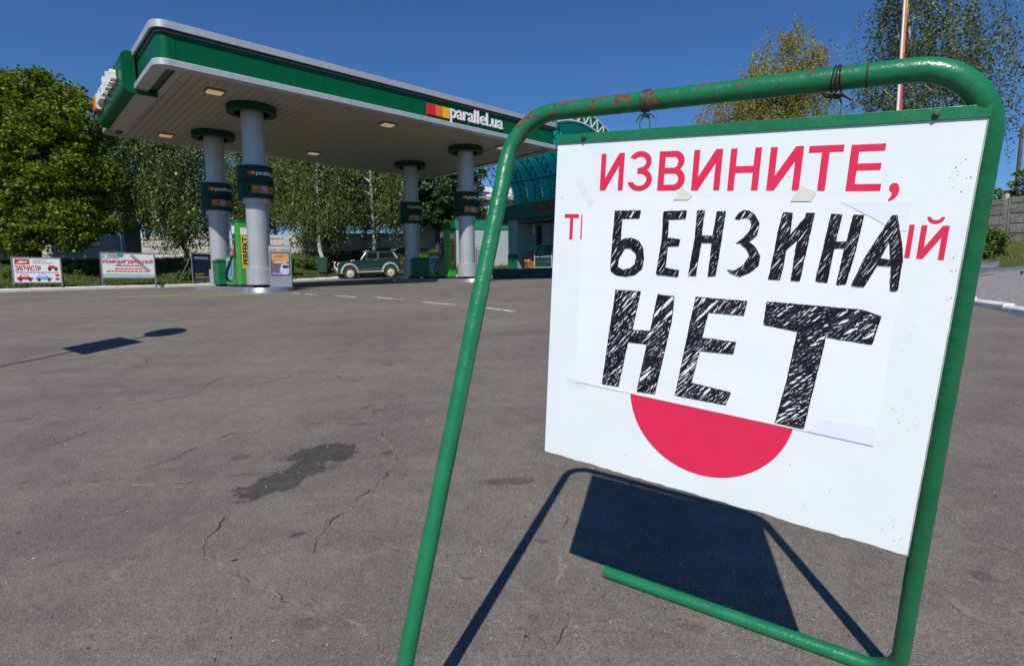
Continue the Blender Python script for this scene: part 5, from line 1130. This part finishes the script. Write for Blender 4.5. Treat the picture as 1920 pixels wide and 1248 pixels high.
# local x = away from the pumps (into the shop), y = along the front (far end positive), z up; front at x=0
SH0, SH1 = -9.0, 4.35
MB().box(-1.2, 6, SH0, SH1+.2, -.5, .52).build('porch', mat('porch_stone', (.06, .085, .10), .6, var=.25, scale=2), shop)
for k in range(3): MB().box(-1.2-.3*(k+1)+.002, -1.2-.3*k-.002, SH1-1.3, SH1+.1, -.5, .40-.13*k).build('step', mat('step_tile', (.07, .15, .13), .5, var=.2), shop)
MB().box(.9, 6, SH0, SH1, .52, 4.1).build('wall', M_SHW, shop)
MB().box(-.15, .9, SH1-1.6, SH1-.85, .522, 3.3).build('pier', M_SHW, shop); MB().box(-.17, -.152, SH1-1.62, SH1-.83, .522, 1.35).build('pier_base', M_SHG, shop)
MB().box(.86, .898, SH1-.8, SH1-.05, .53, 2.75).build('door', mat('door_dark', (.012, .016, .018), .3, spec=.6), shop); MB().box(.83, .857, SH1-.84, SH1-.80, .53, 2.8).build('door_frame', M_SHW, shop)
MB().box(-.25, 6, SH0, SH1, 3.28, 4.12).build('fascia', M_SHG, shop, bevel=.02)
MB().box(-.10, .86, SH0, SH1-.02, 3.10, 3.276).build('ceiling_edge', mat('porch_ceiling', (.10, .11, .12), .6), shop)
M_ZRED = mat('shop_red', (.33, .012, .012), .5, var=.1)
for k in range(6):
    y = 1.22-k*.42; MB().add([(-.262, y+.10, 3.55), (-.262, y-.36, 3.55), (-.262, y-.36, 3.65), (-.262, y-.02, 3.67), (-.262, y-.30, 3.88), (-.262, y-.34, 3.98), (-.262, y+.02, 3.98), (-.262, y+.02, 3.90), (-.262, y-.16, 3.88), (-.262, y+.10, 3.66)], [tuple(range(10))]).build('fascia_sign', M_ZRED, shop)
M_WIN = mat('shop_window', (.012, .022, .022), .08, spec=.8, var=.4, scale=2, col2=(.02, .10, .02), thr=.66); M_MUL = mat('window_frame', (.20, .30, .31), .5)
for (y0, y1) in ((-.1, 2.25), (-2.6, -.15), (-5.2, -2.65), (-7.8, -5.25)):
    w_ = MB().box(.87, .895, y0, y1, 1.25, 2.95).build('window', M_WIN, shop); mb = MB()
    for yy in (y0, (y0+y1)/2, y1-.06): mb.box(.83, .868, yy, yy+.06, 1.2, 3.0)
    for zz in (1.2, 2.96): mb.box(.835, .866, y0+.061, y1-.061, zz, zz+.05)
    mb.box(.835, .866, y0+.062, (y0+y1)/2-.002, 2.55, 2.58)
    mb.build('window_frame', M_MUL, w_)
MB().box(.78, .84, 2.30, 2.42, 2.5, 3.05).build('wall_lamp', M_PAPW, shop, bevel=.02)
MB().add([(.80, 1.95, 1.35), (.80, 1.50, 1.35), (.80, 1.50, 1.72), (.80, 1.95, 1.72)], [(0, 1, 2, 3)]).build('paper_sign', mat('paper_cyan', (.25, .5, .5), .5), shop)
# vault ribs and sheets
M_RIB = mat('vault_rib', (.008, .05, .055), .5, metal=.2); M_RIBW = mat('gable_white', (.62, .64, .63), .5)
vault = thing('barrel_vault', 'teal polycarbonate barrel vault on thin trussed ribs over the shop front', 'roof', (SP.x, SP.y, SZ), YAW)
VA, VB, VZ = 3.6, 2.95, 4.12
def vp(th, y, a=VA, b=VB): return (-VA+a*math.cos(th), y, VZ+b*math.sin(th))
ths = [math.radians(114*i/28) for i in range(29)]
def rib(y, m_, w=.05):
    mb = MB(); o_ = [vp(t, y) for t in ths]; i_ = [vp(t, y, VA-.5, VB-.5) for t in ths]
    mb.tube(o_, w/2, 6); mb.tube(i_, w/2, 6)
    for k in range(0, 28, 2): mb.bar(i_[k], o_[min(k+1, 28)], w*.6); mb.bar(o_[min(k+1, 28)], i_[min(k+2, 28)], w*.6)
    return mb.build('rib', m_, vault)
ry = [-4.7+1.12*i for i in range(8)]
rib(-4.7, M_RIBW, .07)
for y in ry[1:]+[4.1]: rib(y, M_RIB)
for a, b in zip(ry[:-1], ry[1:]):
    V = [vp(t, y, VA+.03, VB+.03) for y in (a+.01, b-.01) for t in ths]; n = len(ths)
    MB().add(V, [(i, i+1, n+i+1, n+i) for i in range(n-1)]).build('roof_sheet', M_TEA, vault, smooth='all', recalc=False)
for t_ in (.42, .85, 1.25, 1.7): MB().bar(vp(t_, -4.7, VA-.05, VB-.05), vp(t_, 4.1, VA-.05, VB-.05), .06).build('purlin', M_RIB, vault)
# teal infill of the near gable
V = [vp(t, -4.66, VA-.02, VB-.02) for t in ths]+[vp(t, -4.66, .3, .3) for t in ths]; n = len(ths)
MB().add(V, [(i, i+1, n+i+1, n+i) for i in range(n-1)]).build('gable_sheet', M_TEA, vault, recalc=False)
# lower annex with perforated panels left of the shop
an = thing('annex', 'pale dotted panel annex with a green band beside the shop', 'building', tuple(at(905, 520, 38)), .25); an.location.z = 1.0
MB().box(-1.8, 1.9, 0, 3, 0, 3.35).build('wall', mat('annex_panel', (.34, .40, .42), .5, var=.05, scale=2), an); MB().box(-1.85, 1.95, -.06, 3, 3.352, 3.95).build('green_band', mat('annex_green', (.008, .20, .10), .4), an)
mb = MB()
for i in range(7):
    for j in range(9): x, z = -1.2+i*.38+(.19 if j % 2 else 0), .7+j*.27; mb.box(x, x+.05, -.012, -.002, z, z+.05)
tag(mb.build('panel_dots', mat('dot_dark', (.12, .16, .17), .6), an), kind='stuff')
# goods on the porch
p = SP+CU*.1+CV*1.9; bg_ = thing('goods_bag', 'orange brown printed bag standing on the shop porch', 'bag', (p.x, p.y, SZ+.52), YAW+math.radians(-90))
V = []; nx_, nz_ = 9, 8
for j in range(nz_+1):
    for i in range(nx_+1):
        a, b = i/nx_, j/nz_; wv = .05*math.sin(a*9+b*5)*math.sin(b*7); V.append((-.42+.84*a+.03*math.sin(b*8), -.12-.10*math.sin(math.pi*a)*math.sin(math.pi*(.15+.8*b))+wv*.5, .86*b+.02*math.sin(a*11)))
k = len(V); V += [(x, .10, z) for x, y, z in V]; F = []
for j in range(nz_):
    for i in range(nx_): q = j*(nx_+1)+i; F += [(q, q+1, q+nx_+2, q+nx_+1), (k+q, k+q+nx_+1, k+q+nx_+2, k+q+1)]
ring_ = [i for i in range(nx_+1)]+[j*(nx_+1)+nx_ for j in range(1, nz_+1)]+[nz_*(nx_+1)+i for i in range(nx_-1, -1, -1)]+[j*(nx_+1) for j in range(nz_-1, 0, -1)]
F += [(a, k+a, k+b, b) for a, b in zip(ring_, ring_[1:]+ring_[:1])]
MB().add(V, F).build('bag_body', mat('bag_orange', (.30, .11, .025), .5, var=.4, scale=5), bg_, smooth=True)
Vg, Fg = glyphs('BILLY', 1, 0, .04); a = fit(Vg, -.2, .22, .40, .52); MB().add([(x, -.27, z) for x, z, _ in a], Fg).build('bag_print', M_PAPW, bg_, recalc=False)
p = SP+CU*.15+CV*.55; ck = thing('glass_showcase', 'curved glass showcase standing on the shop porch', 'showcase', (p.x, p.y, SZ+.52), YAW-math.pi/2)
M_CKF = mat('showcase_frame', (.32, .5, .5), .4); prof = [(-.45, .05), (-.45, .75)]+[(-.45+.55*(1-math.cos(math.radians(a))), .75+.55*math.sin(math.radians(a))) for a in range(10, 91, 10)]
mb = MB()
for x in (-.65, .65): mb.tube([(x, y, z) for y, z in prof], .028, 6)
for y, z in ((-.45, .05), (-.45, .62), (.1, 1.3)): mb.tube([(-.65, y, z), (.65, y, z)], .025, 6)
mb.build('frame', M_CKF, ck, smooth=True)
MB().add([(x, y+.01, z) for x in (-.64, .64) for y, z in prof], [(i, i+1, len(prof)+i+1, len(prof)+i) for i in range(len(prof)-1)]).build('glass', glassmat('showcase_glass', (.35, .62, .62), .35), ck)
MB().box(-.63, .63, -.40, .38, 0, .04).build('base', M_CKF, ck); MB().box(-.62, .62, .35, .40, .045, 1.28).build('back_panel', mat('showcase_back', (.05, .16, .16), .5), ck)
for zz in (.35, .62, .95): MB().box(-.62, .62, -.35, .345, zz, zz+.02).build('shelf', M_CKF, ck)

# ================================================================== TREES
M_BARK = mat('bark_dark', (.055, .042, .032), .95, var=.4, scale=8, bump=.02, bscale=20); M_BIRCH = mat('bark_birch', (.46, .44, .40), .85, var=.2, scale=5, col2=(.04, .035, .03), thr=.57); M_TWIG = mat('twig', (.10, .07, .05), .9, var=.3)
LM = {'maple': leafmat('leaf_maple', (.060, .125, .005), (.20, .275, .016), .36), 'birch': leafmat('leaf_birch', (.055, .10, .018), (.20, .25, .065), .33, .36), 'broad': leafmat('leaf_broad', (.03, .085, .018), (.085, .15, .045), .25, .35),
      'willow': leafmat('leaf_willow', (.22, .22, .03), (.38, .34, .07), .38), 'young': leafmat('leaf_young_birch', (.07, .12, .045), (.13, .17, .06), .3), 'bush': leafmat('leaf_bush', (.06, .14, .015), (.14, .21, .03), .3)}
def leaf_mesh(C, size, rg, droop=0.0, asp=.75, az=None):
    """C (n,3) centres -> one rhombic leaf each, folded a little along its rib (2 triangles)"""
    n = len(C); th = rg.uniform(0, 2*math.pi, n); el_ = rg.normal(-droop, .55, n); D = np.c_[np.cos(th)*np.cos(el_), np.sin(th)*np.cos(el_), np.sin(el_)]
    U = rg.normal(0, 1, (n, 3)); U[:, 2] += .9; S_ = np.cross(D, U); S_ /= np.linalg.norm(S_, axis=1)[:, None]+1e-9; Nn = np.cross(S_, D)
    s = size*np.clip(rg.lognormal(0, .24, n), .5, 1.7)[:, None]
    a = C-D*s*.5; b = C+S_*s*asp*.5+Nn*s*.08; c = C+D*s*.55; d = C-S_*s*asp*.5+Nn*s*.08
    V = np.stack([a, b, c, d], 1).reshape(-1, 3); q = np.arange(n)*4
    F = np.stack([np.c_[q, q+1, q+2], np.c_[q, q+2, q+3]], 1).reshape(-1, 3); return V, F
def limb(mb, p0, p1, r0, r1, rg, sag=0.0, n=6, up=0.0):
    P = []
    for i in range(n+1):
        f = i/n; q = p0.lerp(p1, f)+Vector((rg.normal(0, .04), rg.normal(0, .04), 0))*math.sin(math.pi*f)*(p1-p0).length+Vector((0, 0, up*math.sin(math.pi*f)-sag*f*f)); P.append(q)
    mb.tube(P, [r0+(r1-r0)*i/n for i in range(n+1)], 7); return P
def tree(name, label, base, h, kind, lobes, nleaf, leaf, seed, trunk_r=.16, trunk=None, bark=None, clump=.55, strands=0, strand_len=1.6, group=None, cat='tree', lean=(0, 0)):
    """lobes: (dx, dy, z, rx, ry, rz) ellipsoids in metres from the base"""
    if kind == 'maple': lobes = [(l[0], l[1], l[2]*.86, l[3], l[4], l[5]*.88) for l in lobes]; h *= .88
    rg = np.random.default_rng(seed); root = thing(name, label, cat, tuple(base), 0, group); bark = bark or M_BARK
    mb = MB(); tp = trunk or [(0, 0, -.3), (lean[0]*.3, lean[1]*.3, h*.3), (lean[0]*.7, lean[1]*.7, h*.6), (lean[0], lean[1], h*.92)]
    tp = [Vector(p) for p in tp]; P = []
    for a, b in zip(tp[:-1], tp[1:]): P += [a.lerp(b, i/5)+Vector((rg.normal(0, .02), rg.normal(0, .02), 0))*h*.12 for i in range(5)]
    P.append(tp[-1]); mb.tube(P, [trunk_r*(1-.88*i/(len(P)-1))+(.25*trunk_r if i == 0 else 0) for i in range(len(P))], 10)
    trk = mb.build('trunk', bark, root, smooth=True)
    # limbs to points inside each lobe
    ends = []; mb = MB(); vol = np.array([l[3]*l[4]*l[5] for l in lobes]); tot = vol.sum()
    for l, v in zip(lobes, vol):
        k = max(4, int(34*(v/tot)**.8))
        for _ in range(k):
            d = rg.normal(0, 1, 3); d /= np.linalg.norm(d); r = rg.uniform(.45, .92); e = Vector((l[0]+d[0]*l[3]*r, l[1]+d[1]*l[4]*r, l[2]+d[2]*l[5]*r))
            zt = min(max(e.z-rg.uniform(.2, .45)*math.hypot(e.x, e.y)-.4, h*.12), h*.88)
            j = int(np.argmin([abs(q.z-zt) for q in P])); s_ = P[j]; rr = max(trunk_r*(1-.85*j/len(P))*.42, .018)
            Q = limb(mb, s_, e, rr, .012, rg, sag=.0, up=.08*(e-s_).length); ends += [(Q[-1], .9), (Q[-2], .9), (Q[-3], .8), (Q[-4], .5)]
    mb.build('limbs', bark, root, smooth=True)
    vol = vol**.72; tot = vol.sum(); C = []
    if strands:
        tw = MB(); per = max(6, int(nleaf/strands))
        for _ in range(strands):
            if rg.random() < .55: e, _s = ends[rg.integers(len(ends))]; e = Vector(e)+Vector(rg.normal(0, .3, 3))
            else:
                l = lobes[rg.choice(len(lobes), p=vol/tot)]; d = rg.normal(0, 1, 3); d /= np.linalg.norm(d); r = rg.uniform(.5, 1.0); e = Vector((l[0]+d[0]*l[3]*r, l[1]+d[1]*l[4]*r, l[2]+d[2]*l[5]*r))
            ln = strand_len*rg.uniform(.35, 1.25); out = Vector((e.x, e.y, 0)); out = out.normalized()*rg.uniform(.05, .35)*ln if out.length > .01 else Vector()
            out += Vector((rg.normal(0, .12), rg.normal(0, .12), 0))*ln
            pts = [e+out*math.sin(f*1.5)+Vector((0, 0, .15*ln*math.sin(f*2.5)-ln*f**1.4)) for f in np.linspace(0, 1, 6)]
            if rg.random() < .35: tw.tube(pts, [.010, .008, .007, .006, .005, .004], 4)
            f = rg.uniform(0, 1, per); A_ = np.array(pts); t = f*5; i = np.minimum(t.astype(int), 4); q = A_[i]+(A_[i+1]-A_[i])*(t-i)[:, None]
            C.append(q+rg.normal(0, .11, (per, 3)))
        tag(tw.build('twigs', M_TWIG, root), kind='stuff')
    else:
        nc = max(30, int(nleaf/85)); per = int(nleaf/nc)
        for k in range(nc):
            l = lobes[rg.choice(len(lobes), p=vol/tot)]; d = rg.normal(0, 1, 3); d /= np.linalg.norm(d); d[2] = d[2] if d[2] > -.75 else -.75; r = rg.uniform(.42, 1.0)**.6
            c = np.array([l[0]+d[0]*l[3]*r, l[1]+d[1]*l[4]*r, l[2]+d[2]*l[5]*r]); s_ = clump*rg.uniform(.45, 1.2)
            q = rg.normal(0, 1, (per, 3)); q /= np.linalg.norm(q, axis=1)[:, None]; q *= (rg.uniform(0, 1, per)**.5)[:, None]*np.array([s_, s_, s_*.62]); C.append(c+q)
    C = np.concatenate(C); V, F = leaf_mesh(C, leaf, rg, droop=.9 if strands else .15, asp=.7 if strands else .85)
    npmesh('crown', V, F, LM[kind], root); return root
def vbase(px, Y): d = ray(px, 520)*Y; return Vector((d[0], d[1], verge_z(d[0], d[1])-.05))
b = vbase(70, 25.0); tree('maple_tree', 'big dense bright green maple filling the left edge', b, 10.0, 'maple', [(0, 0, 6.2, 2.6, 2.4, 3.1), (-1.6, .3, 4.6, 2.0, 2.0, 2.4), (1.7, -.3, 4.9, 1.9, 1.9, 2.6), (.8, .1, 8.2, 1.7, 1.6, 1.5), (-1.2, 0, 8.3, 1.6, 1.5, 1.5), (2.2, .4, 7.4, 1.4, 1.4, 1.6), (-.3, -.5, 2.9, 2.6, 1.6, 1.5), (2.1, -.2, 2.7, 1.6, 1.3, 1.4), (.9, -.6, 1.7, 2.4, 1.3, 1.0), (-1.8, -.4, 2.0, 1.8, 1.4, 1.1), (2.6, 0, 4.2, 1.2, 1.2, 1.6)], 100000, .128, 1, .26)
b = vbase(-60, 26.5); tree('maple_tree', 'bright green maple cut off by the left edge of the picture', b, 10.5, 'maple', [(0, 0, 6.2, 2.4, 2.4, 3.2), (1.3, -.2, 4.0, 1.7, 1.8, 2.2), (.9, 0, 8.6, 1.5, 1.5, 1.6)], 16000, .16, 2, .26)
b = vbase(165, 38.0); tree('maple_tree', 'darker green maple behind the wall above the teal billboard', b, 11.5, 'maple', [(0, 0, 6.2, 2.9, 2.4, 3.8), (1.4, 0, 4.2, 2.4, 2.0, 2.4), (-1.3, 0, 8.4, 2.2, 2.0, 2.2), (0, -.4, 2.6, 2.8, 1.6, 1.6)], 26000, .16, 3, .24)
BG = 'birches in a row behind the forecourt'
# silver birches: (trunk px, depth, height, crown width, seed, trunk bend, label)
birches = [(366, 27.5, 9.0, 2.2, 11, 'birch with a dark bent trunk behind the navy banner', [(0, 0, -.3), (-.35, 0, 1.3), (-.95, .1, 2.6), (-1.15, .2, 8.2)], M_BARK),
           (285, 37.5, 10.0, 2.8, 12, 'leafy birch behind the white wall between maple and bent birch', None, M_BIRCH), (455, 40.5, 10.6, 2.4, 13, 'birch seen between the two columns of the left island', None, M_BIRCH),
           (520, 41.5, 10.8, 2.5, 14, 'birch right of the left front column, hanging over the plain wall', None, M_BIRCH), (574, 36.0, 9.5, 2.0, 15, 'birch with a thin dark trunk left of the white trunk', None, M_BARK),
           (610, 33.6, 9.8, 2.0, 16, 'birch with a tall white trunk left of the green car', [(0, 0, -.3), (-.28, 0, 1.8), (-.22, 0, 5.5), (-.25, 0, 9.3)], M_BIRCH), (640, 44.5, 11.0, 2.0, 17, 'slender birch above the bonnet of the green car', None, M_BIRCH),
           (702, 36.5, 10.0, 2.3, 18, 'birch with a white trunk rising above the green car roof', [(0, 0, -.3), (.0, 0, 2), (-.05, 0, 6), (0, 0, 9.5)], M_BIRCH), (745, 46.5, 11.0, 2.3, 19, 'birch just left of the rear column of the right island', None, M_BIRCH)]
for px, Y, h, w, sd, lb, tk, bk in birches:
    b = vbase(px, Y); cx = tk[-1][0]*.8 if tk else 0; cy = .75 if px in (610, 702) else 0
    low = 2.9 if px < 400 else 2.6
    tree('birch_tree', lb, b, h, 'birch', [(cx, cy, h*.62, w, w-cy*.5, h*.28), (cx, cy, h*.46, w*1.05, w-cy*.6, h*.18), (cx, cy, h*.82, w*.7, w*.7, h*.16), (cx+.3, cy, h*(.33 if Y > 40 else .36), w*1.0, w*.9, h*.13)], 27000, .115, sd, .15, trunk=tk, bark=bk, strands=1150, strand_len=1.35, group=BG)
b = vbase(822, 41.0); tree('round_tree', 'round broad leaved tree between the two right columns', b, 8.6, 'broad', [(0, 0, 5.2, 2.5, 2.2, 3.0), (-.8, 0, 3.2, 2.2, 2.0, 1.8), (.7, 0, 3.4, 2.1, 2.0, 2.0)], 20000, .19, 31, .2, clump=.5)
b = vbase(868, 44.0); tree('round_tree', 'broad leaved tree half behind the right front column', b, 7.5, 'broad', [(0, 0, 4.6, 2.0, 2.0, 2.6), (0, 0, 2.8, 1.8, 1.8, 1.6)], 9000, .2, 32, .18, clump=.5)
def rbase(px, Y): d = ray(px, 500)*Y; return Vector((d[0], d[1], right_z(d[0], d[1])))
# willow and young birch on the right, utility pole, shrubs
b = Vector((ray(1440, 500)[0]*37, 37, 2.0)); tree('willow_tree', 'yellowish weeping willow against the sky behind the tube rail', b, 16.5, 'willow', [(.8, 0, 13.0, 2.7, 2.2, 2.4), (2.2, 0, 10.8, 1.9, 1.8, 2.2), (-.6, 0, 10.8, 2.2, 2, 2.4), (-3.0, 0, 10.5, 1.7, 1.6, 1.7), (-3.9, 0, 8.8, 1.3, 1.4, 1.6), (-1.5, 0, 8.2, 2.4, 2, 2.2), (1.8, 0, 8.4, 2.0, 1.8, 2)], 56000, .105, 41, .30, trunk=[(0, 0, -.3), (.1, 0, 5), (.5, 0, 10), (.8, 0, 13.4)], strands=1250, strand_len=2.3)
b = rbase(1700, 24.0); b.z = 2.0
rb = tree('young_birch_tree', 'airy young birch with white stems and drooping twigs at the upper right', b, 13.5, 'young', [(-.6, 0, 9.5, 1.8, 1.8, 2.6), (1.3, 0, 9.2, 2.3, 2.0, 3.0), (2.9, 0, 7.6, 1.5, 1.5, 2.2), (.2, 0, 12.2, 1.7, 1.6, 1.4), (.4, 0, 6.5, 2.4, 2, 2.0), (-1.2, 0, 7.2, 1.3, 1.5, 1.6)], 27000, .10, 42, .13, trunk=[(0, 0, -.3), (-.1, 0, 3), (-.35, 0, 7.5), (-1.0, 0, 12.6)], bark=M_BIRCH, strands=900, strand_len=2.1)
mb = MB(); rg = np.random.default_rng(8); limb(mb, Vector((-.1, 0, 3.4)), Vector((2.2, .2, 13.2)), .09, .02, rg, n=10); limb(mb, Vector((-.1, 0, 3.0)), Vector((.7, -.2, 11.8)), .08, .02, rg, n=10); mb.build('stem', M_BIRCH, rb, smooth=True)
for i, (px, Y, h, n, lb) in enumerate(((1862, 29, 2.9, 3500, 'green shrub peeping over the concrete fence, the left one'), (1915, 28, 3.9, 5000, 'taller green shrub over the concrete fence at the right edge'))):
    b = rbase(px, Y); tree('shrub', lb, b, h, 'bush', [(0, 0, h*.62, 1.4, 1.2, h*.36), (.5, 0, h*.45, 1.3, 1.2, h*.3)], n, .13, 50+i, .07, cat='shrub', group='shrubs behind the concrete fence', clump=.4)
b = rbase(1846, 18.5); tree('bush', 'low bright green bush at the foot of the concrete fence', b, 1.1, 'bush', [(0, 0, .55, .75, .6, .5), (-.6, 0, .4, .6, .5, .4)], 2600, .085, 60, .03, cat='bush', clump=.22)
for px, Y, h, sd, lb in ((30, 22.6, .4, 61, 'low weeds behind the left billboard'), (150, 25.0, .5, 62, 'low bush between the two white billboards'), (345, 27.0, .45, 63, 'weeds right of the teal billboard'), (575, 33.5, .8, 64, 'weeds between the bins'), (680, 36.5, 1.1, 65, 'dark bush behind the green car'), (760, 36.0, 1.2, 66, 'bush behind the rear right column')):
    tree('bush', lb, vbase(px, Y), h, 'bush', [(0, 0, h*.5, h*.9, h*.7, h*.45), (h*.6, .1, h*.4, h*.7, h*.6, h*.35)], 1300, .09, sd, .02, cat='bush', clump=.2)
# grass
def grass(name, n, f, m_, hgt, seed, label):
    rg = np.random.default_rng(seed); P = f(n, rg); n = len(P); th = rg.uniform(0, 6.28, n); h = hgt*rg.uniform(.4, 1.3, n); w = .012+.01*rg.random(n); ln = rg.normal(0, .35, (n, 2))*h[:, None]
    D = np.c_[np.cos(th), np.sin(th), np.zeros(n)]*w[:, None]; T = P+np.c_[ln, h]; V = np.stack([P-D, P+D, T], 1).reshape(-1, 3); q = np.arange(n)*3
    tag(npmesh(name, V, np.c_[q, q+1, q+2], m_), label, 'grass', kind='stuff')
def vf(n, rg):
    i = rg.uniform(0, len(K1)-1.001, n); k = i.astype(int); p = K1[k]+(K1[k+1]-K1[k])*(i-k)[:, None]; t = K1[k+1]-K1[k]; t /= np.hypot(*t.T)[:, None]; s = .2+9*rg.random(n)**1.5
    q = p+np.c_[-t[:, 1], t[:, 0]]*s[:, None]; z = gz(p[:, 0], p[:, 1])+.10+bank1(s, p[:, 0]); return np.c_[q, z]
grass('verge_grass_blades', 60000, vf, leafmat('blade', (.05, .10, .015), (.12, .16, .035), .3), .13, 71, 'short green grass on the verge behind the kerb')
def rf(n, rg):
    i = rg.uniform(0, len(K2)-1.001, n); k = i.astype(int); p = K2[k]+(K2[k+1]-K2[k])*(i-k)[:, None]; t = K2[k+1]-K2[k]; t /= np.hypot(*t.T)[:, None]; s = 5.4+9*rg.random(n)
    q = p-np.c_[-t[:, 1], t[:, 0]]*s[:, None]; z = gz(p[:, 0], p[:, 1])+.10+bank2(s); return np.c_[q, z]
grass('bank_grass_blades', 26000, rf, leafmat('blade_dry', (.10, .14, .025), (.22, .20, .08), .3), .12, 72, 'thin grass on the bank at the right')

# ================================================================== RIGHT SIDE: fence, rails, poles
M_CON = mat('fence_concrete', (.17, .165, .15), .9, var=.3, scale=1.5, col2=(.07, .065, .06), thr=.58, bump=.01, bscale=10, streak=.35)
fc = thing('concrete_fence', 'weathered grey concrete panel fence on the bank at the right', 'fence', (0, 0, 0))
Fp = [at(1700, 470, 26.5), at(1790, 470, 25.3), at(1884, 470, 24.0), at(1990, 478, 22.6), at(2090, 478, 21.4)]
for i, (a, b) in enumerate(zip(Fp[:-1], Fp[1:])):
    za = right_z(a.x, a.y); wall_panel((a.x, a.y), (b.x, b.y), za, right_z(b.x, b.y), 2.0-(.12 if i == 2 else 0), 'fence_panel', fc, M_CON, True, .15)
for a in Fp[1:4]: MB().box(a.x-.09, a.x+.09, a.y+.09, a.y+.26, right_z(a.x, a.y)-.3, right_z(a.x, a.y)+2.12).build('fence_post', mat('post_pale', (.42, .40, .36), .9, var=.2), fc)
M_RAIL = mat('galvanised_rail', (.36, .38, .41), .4, metal=.6, var=.12, scale=4)
for (x0, y0, Y0), (x1, y1, Y1), lb in (((1700, 533, 13.2), (2000, 531, 13.4), 'long galvanised rail lying on the gravel, the nearer one'), ((1700, 519, 15.4), (1872, 518.5, 15.5), 'shorter galvanised rail lying on the gravel, the farther one')):
    a = at(x0, y0, Y0); b = at(x1, y1, Y1); a.z = right_z(a.x, a.y)+.05; b.z = right_z(b.x, b.y)+.05; d = b-a; rt = thing('steel_rail', lb, 'rail', (a.x, a.y, a.z), math.atan2(d.y, d.x), 'steel rails on the gravel'); L_ = math.hypot(d.x, d.y); dz = d.z
    mb = MB(); pr = [(-.02, 0), (.02, .02), (.0, .05), (.03, .07), (.0, .09), (.02, .12), (-.02, .14)]
    V = [(x, y, z+(dz*x/L_)) for x in (0, L_) for y, z in pr]; mb.add(V, [(i, i+1, 7+i+1, 7+i) for i in range(6)]); mb.add([(x, y+.006, z+(dz*x/L_)) for x in (0, L_) for y, z in pr], [(i, 7+i, 7+i+1, i+1) for i in range(6)]); mb.build('rail_profile', M_RAIL, rt)
    for x in np.arange(.3, L_, 1.3): MB().box(x, x+.07, .01, .09, -.35, .06+dz*x/L_).build('rail_stub', M_RAIL, rt)
# utility pole with a bracket and wires
b = at(1907, 345, 31); up_ = thing('utility_pole', 'dark utility pole with a slanted bracket at the right edge', 'utility pole', (b.x, b.y, 2.0)); ht = at(1905, 240, 31).z-2.0; M_POLE = mat('pole_grey', (.10, .085, .075), .85, var=.3)
MB().tube([(0, 0, -1), (0, 0, ht*.5), (.02, 0, ht)], [.13, .11, .085], 10).build('pole', M_POLE, up_, smooth=True); MB().tube([(.02, 0, ht-.1), (.08, 0, ht+.15), (.30, 0, ht+.62)], [.03, .03, .025], 8).build('bracket', M_POLE, up_, smooth=True)
MB().box(-.03, .07, -.15, -.09, ht-.5, ht-.25).build('insulator_box', M_FRM, up_)
for dz in (.05, -.45): MB().tube([(0, 0, ht+dz)]+[(-14*f, 6*f, ht+dz-1.1*4*f*(1-f)*.5) for f in (.25, .5, .75, 1)], .012, 5).build('wire', M_BLK, up_); MB().tube([(0, 0, ht+dz)]+[(14*f, -5*f, ht+dz-.5*4*f*(1-f)+.5*f) for f in (.25, .5, .75, 1)], .012, 5).build('wire', M_BLK, up_)
# tall flag mast behind the board
b = at(1663, 520, 19.0); fm = thing('flag_mast', 'tall white mast with a narrow red and yellow banner behind the board', 'flag mast', (b.x, b.y, right_z(b.x, b.y))); H = 12.5
MB().tube([(0, 0, -.3), (0, 0, H*.5), (0, 0, H)], [.046, .040, .030], 14).build('mast', mat('mast_white', (.72, .72, .74), .4, var=.05), fm, smooth=True)
cols = ((1.5, 7.0, M_BRD2), (7.0, 8.4, M_LO), (8.4, 11.8, mat('banner_gold', (.55, .36, .03), .5)))
for z0, z1, m_ in cols:
    V = []; n = 14; 
    for i in range(n+1):
        z = z0+(z1-z0)*i/n; w_ = .035+.085*(1-(z-1.5)/10.3); yo = .02*math.sin(z*2.1); V += [(.05, yo, z), (.05+w_*.5, yo-.03, z), (.05+w_+.012*math.sin(z*3), yo+.01, z)]
    MB().add(V, [(3*i+k, 3*i+k+1, 3*i+4+k, 3*i+3+k) for i in range(n) for k in (0, 1)]).build('banner', m_, fm, smooth='all')
# road sign post standing just outside the left edge: only its shadow reaches the picture
dx, dy = math.cos(SHADOW_AZ), math.sin(SHADOW_AZ); ct = 1/math.tan(SUN_EL)
disc = hit(316, 622); rect = hit(165, 646); pb = Vector((disc.x*.5+rect.x*.5, 0, 0))
Hd = 3.15; base = Vector((disc.x-dx*ct*Hd, disc.y-dy*ct*Hd, 0)); base.z = gz(base.x, base.y)
# solve heights so that each plate's shadow lands where it lies on the asphalt
def shadow_h(tgt):  # height over the post foot whose shadow is at the same distance as tgt
    return ((Vector((tgt.x, tgt.y))-Vector((base.x, base.y))).length/ct) + (tgt.z-base.z)
Hd = shadow_h(disc); Hr = shadow_h(rect); lean = Vector((0, 0))
ps = thing('road_sign_post', 'round road sign over a rectangular plate on a post just outside the left edge', 'road sign', tuple(base), math.radians(-37))
s_r = (rect.x-(base.x+dx*ct*(Hr-(rect.z-base.z))))
MB().tube([(0, 0, -.3), (0, 0, Hd+.2)], .032, 10).build('post', M_FRM, ps, smooth=True)
n = 28; MB().prism([(.38*math.cos(2*math.pi*i/n), Hd+.38*math.sin(2*math.pi*i/n)) for i in range(n)], -.05, -.036, 'y').build('round_plate', mat('sign_back', (.4, .41, .42), .5, metal=.5), ps)
MB().prism([(-.44, Hr-.46), (.44, Hr-.46), (.44, Hr+.46), (-.44, Hr+.46)], -.05, -.036, 'y').build('rectangular_plate', MATS['sign_back'], ps, bevel=.004)
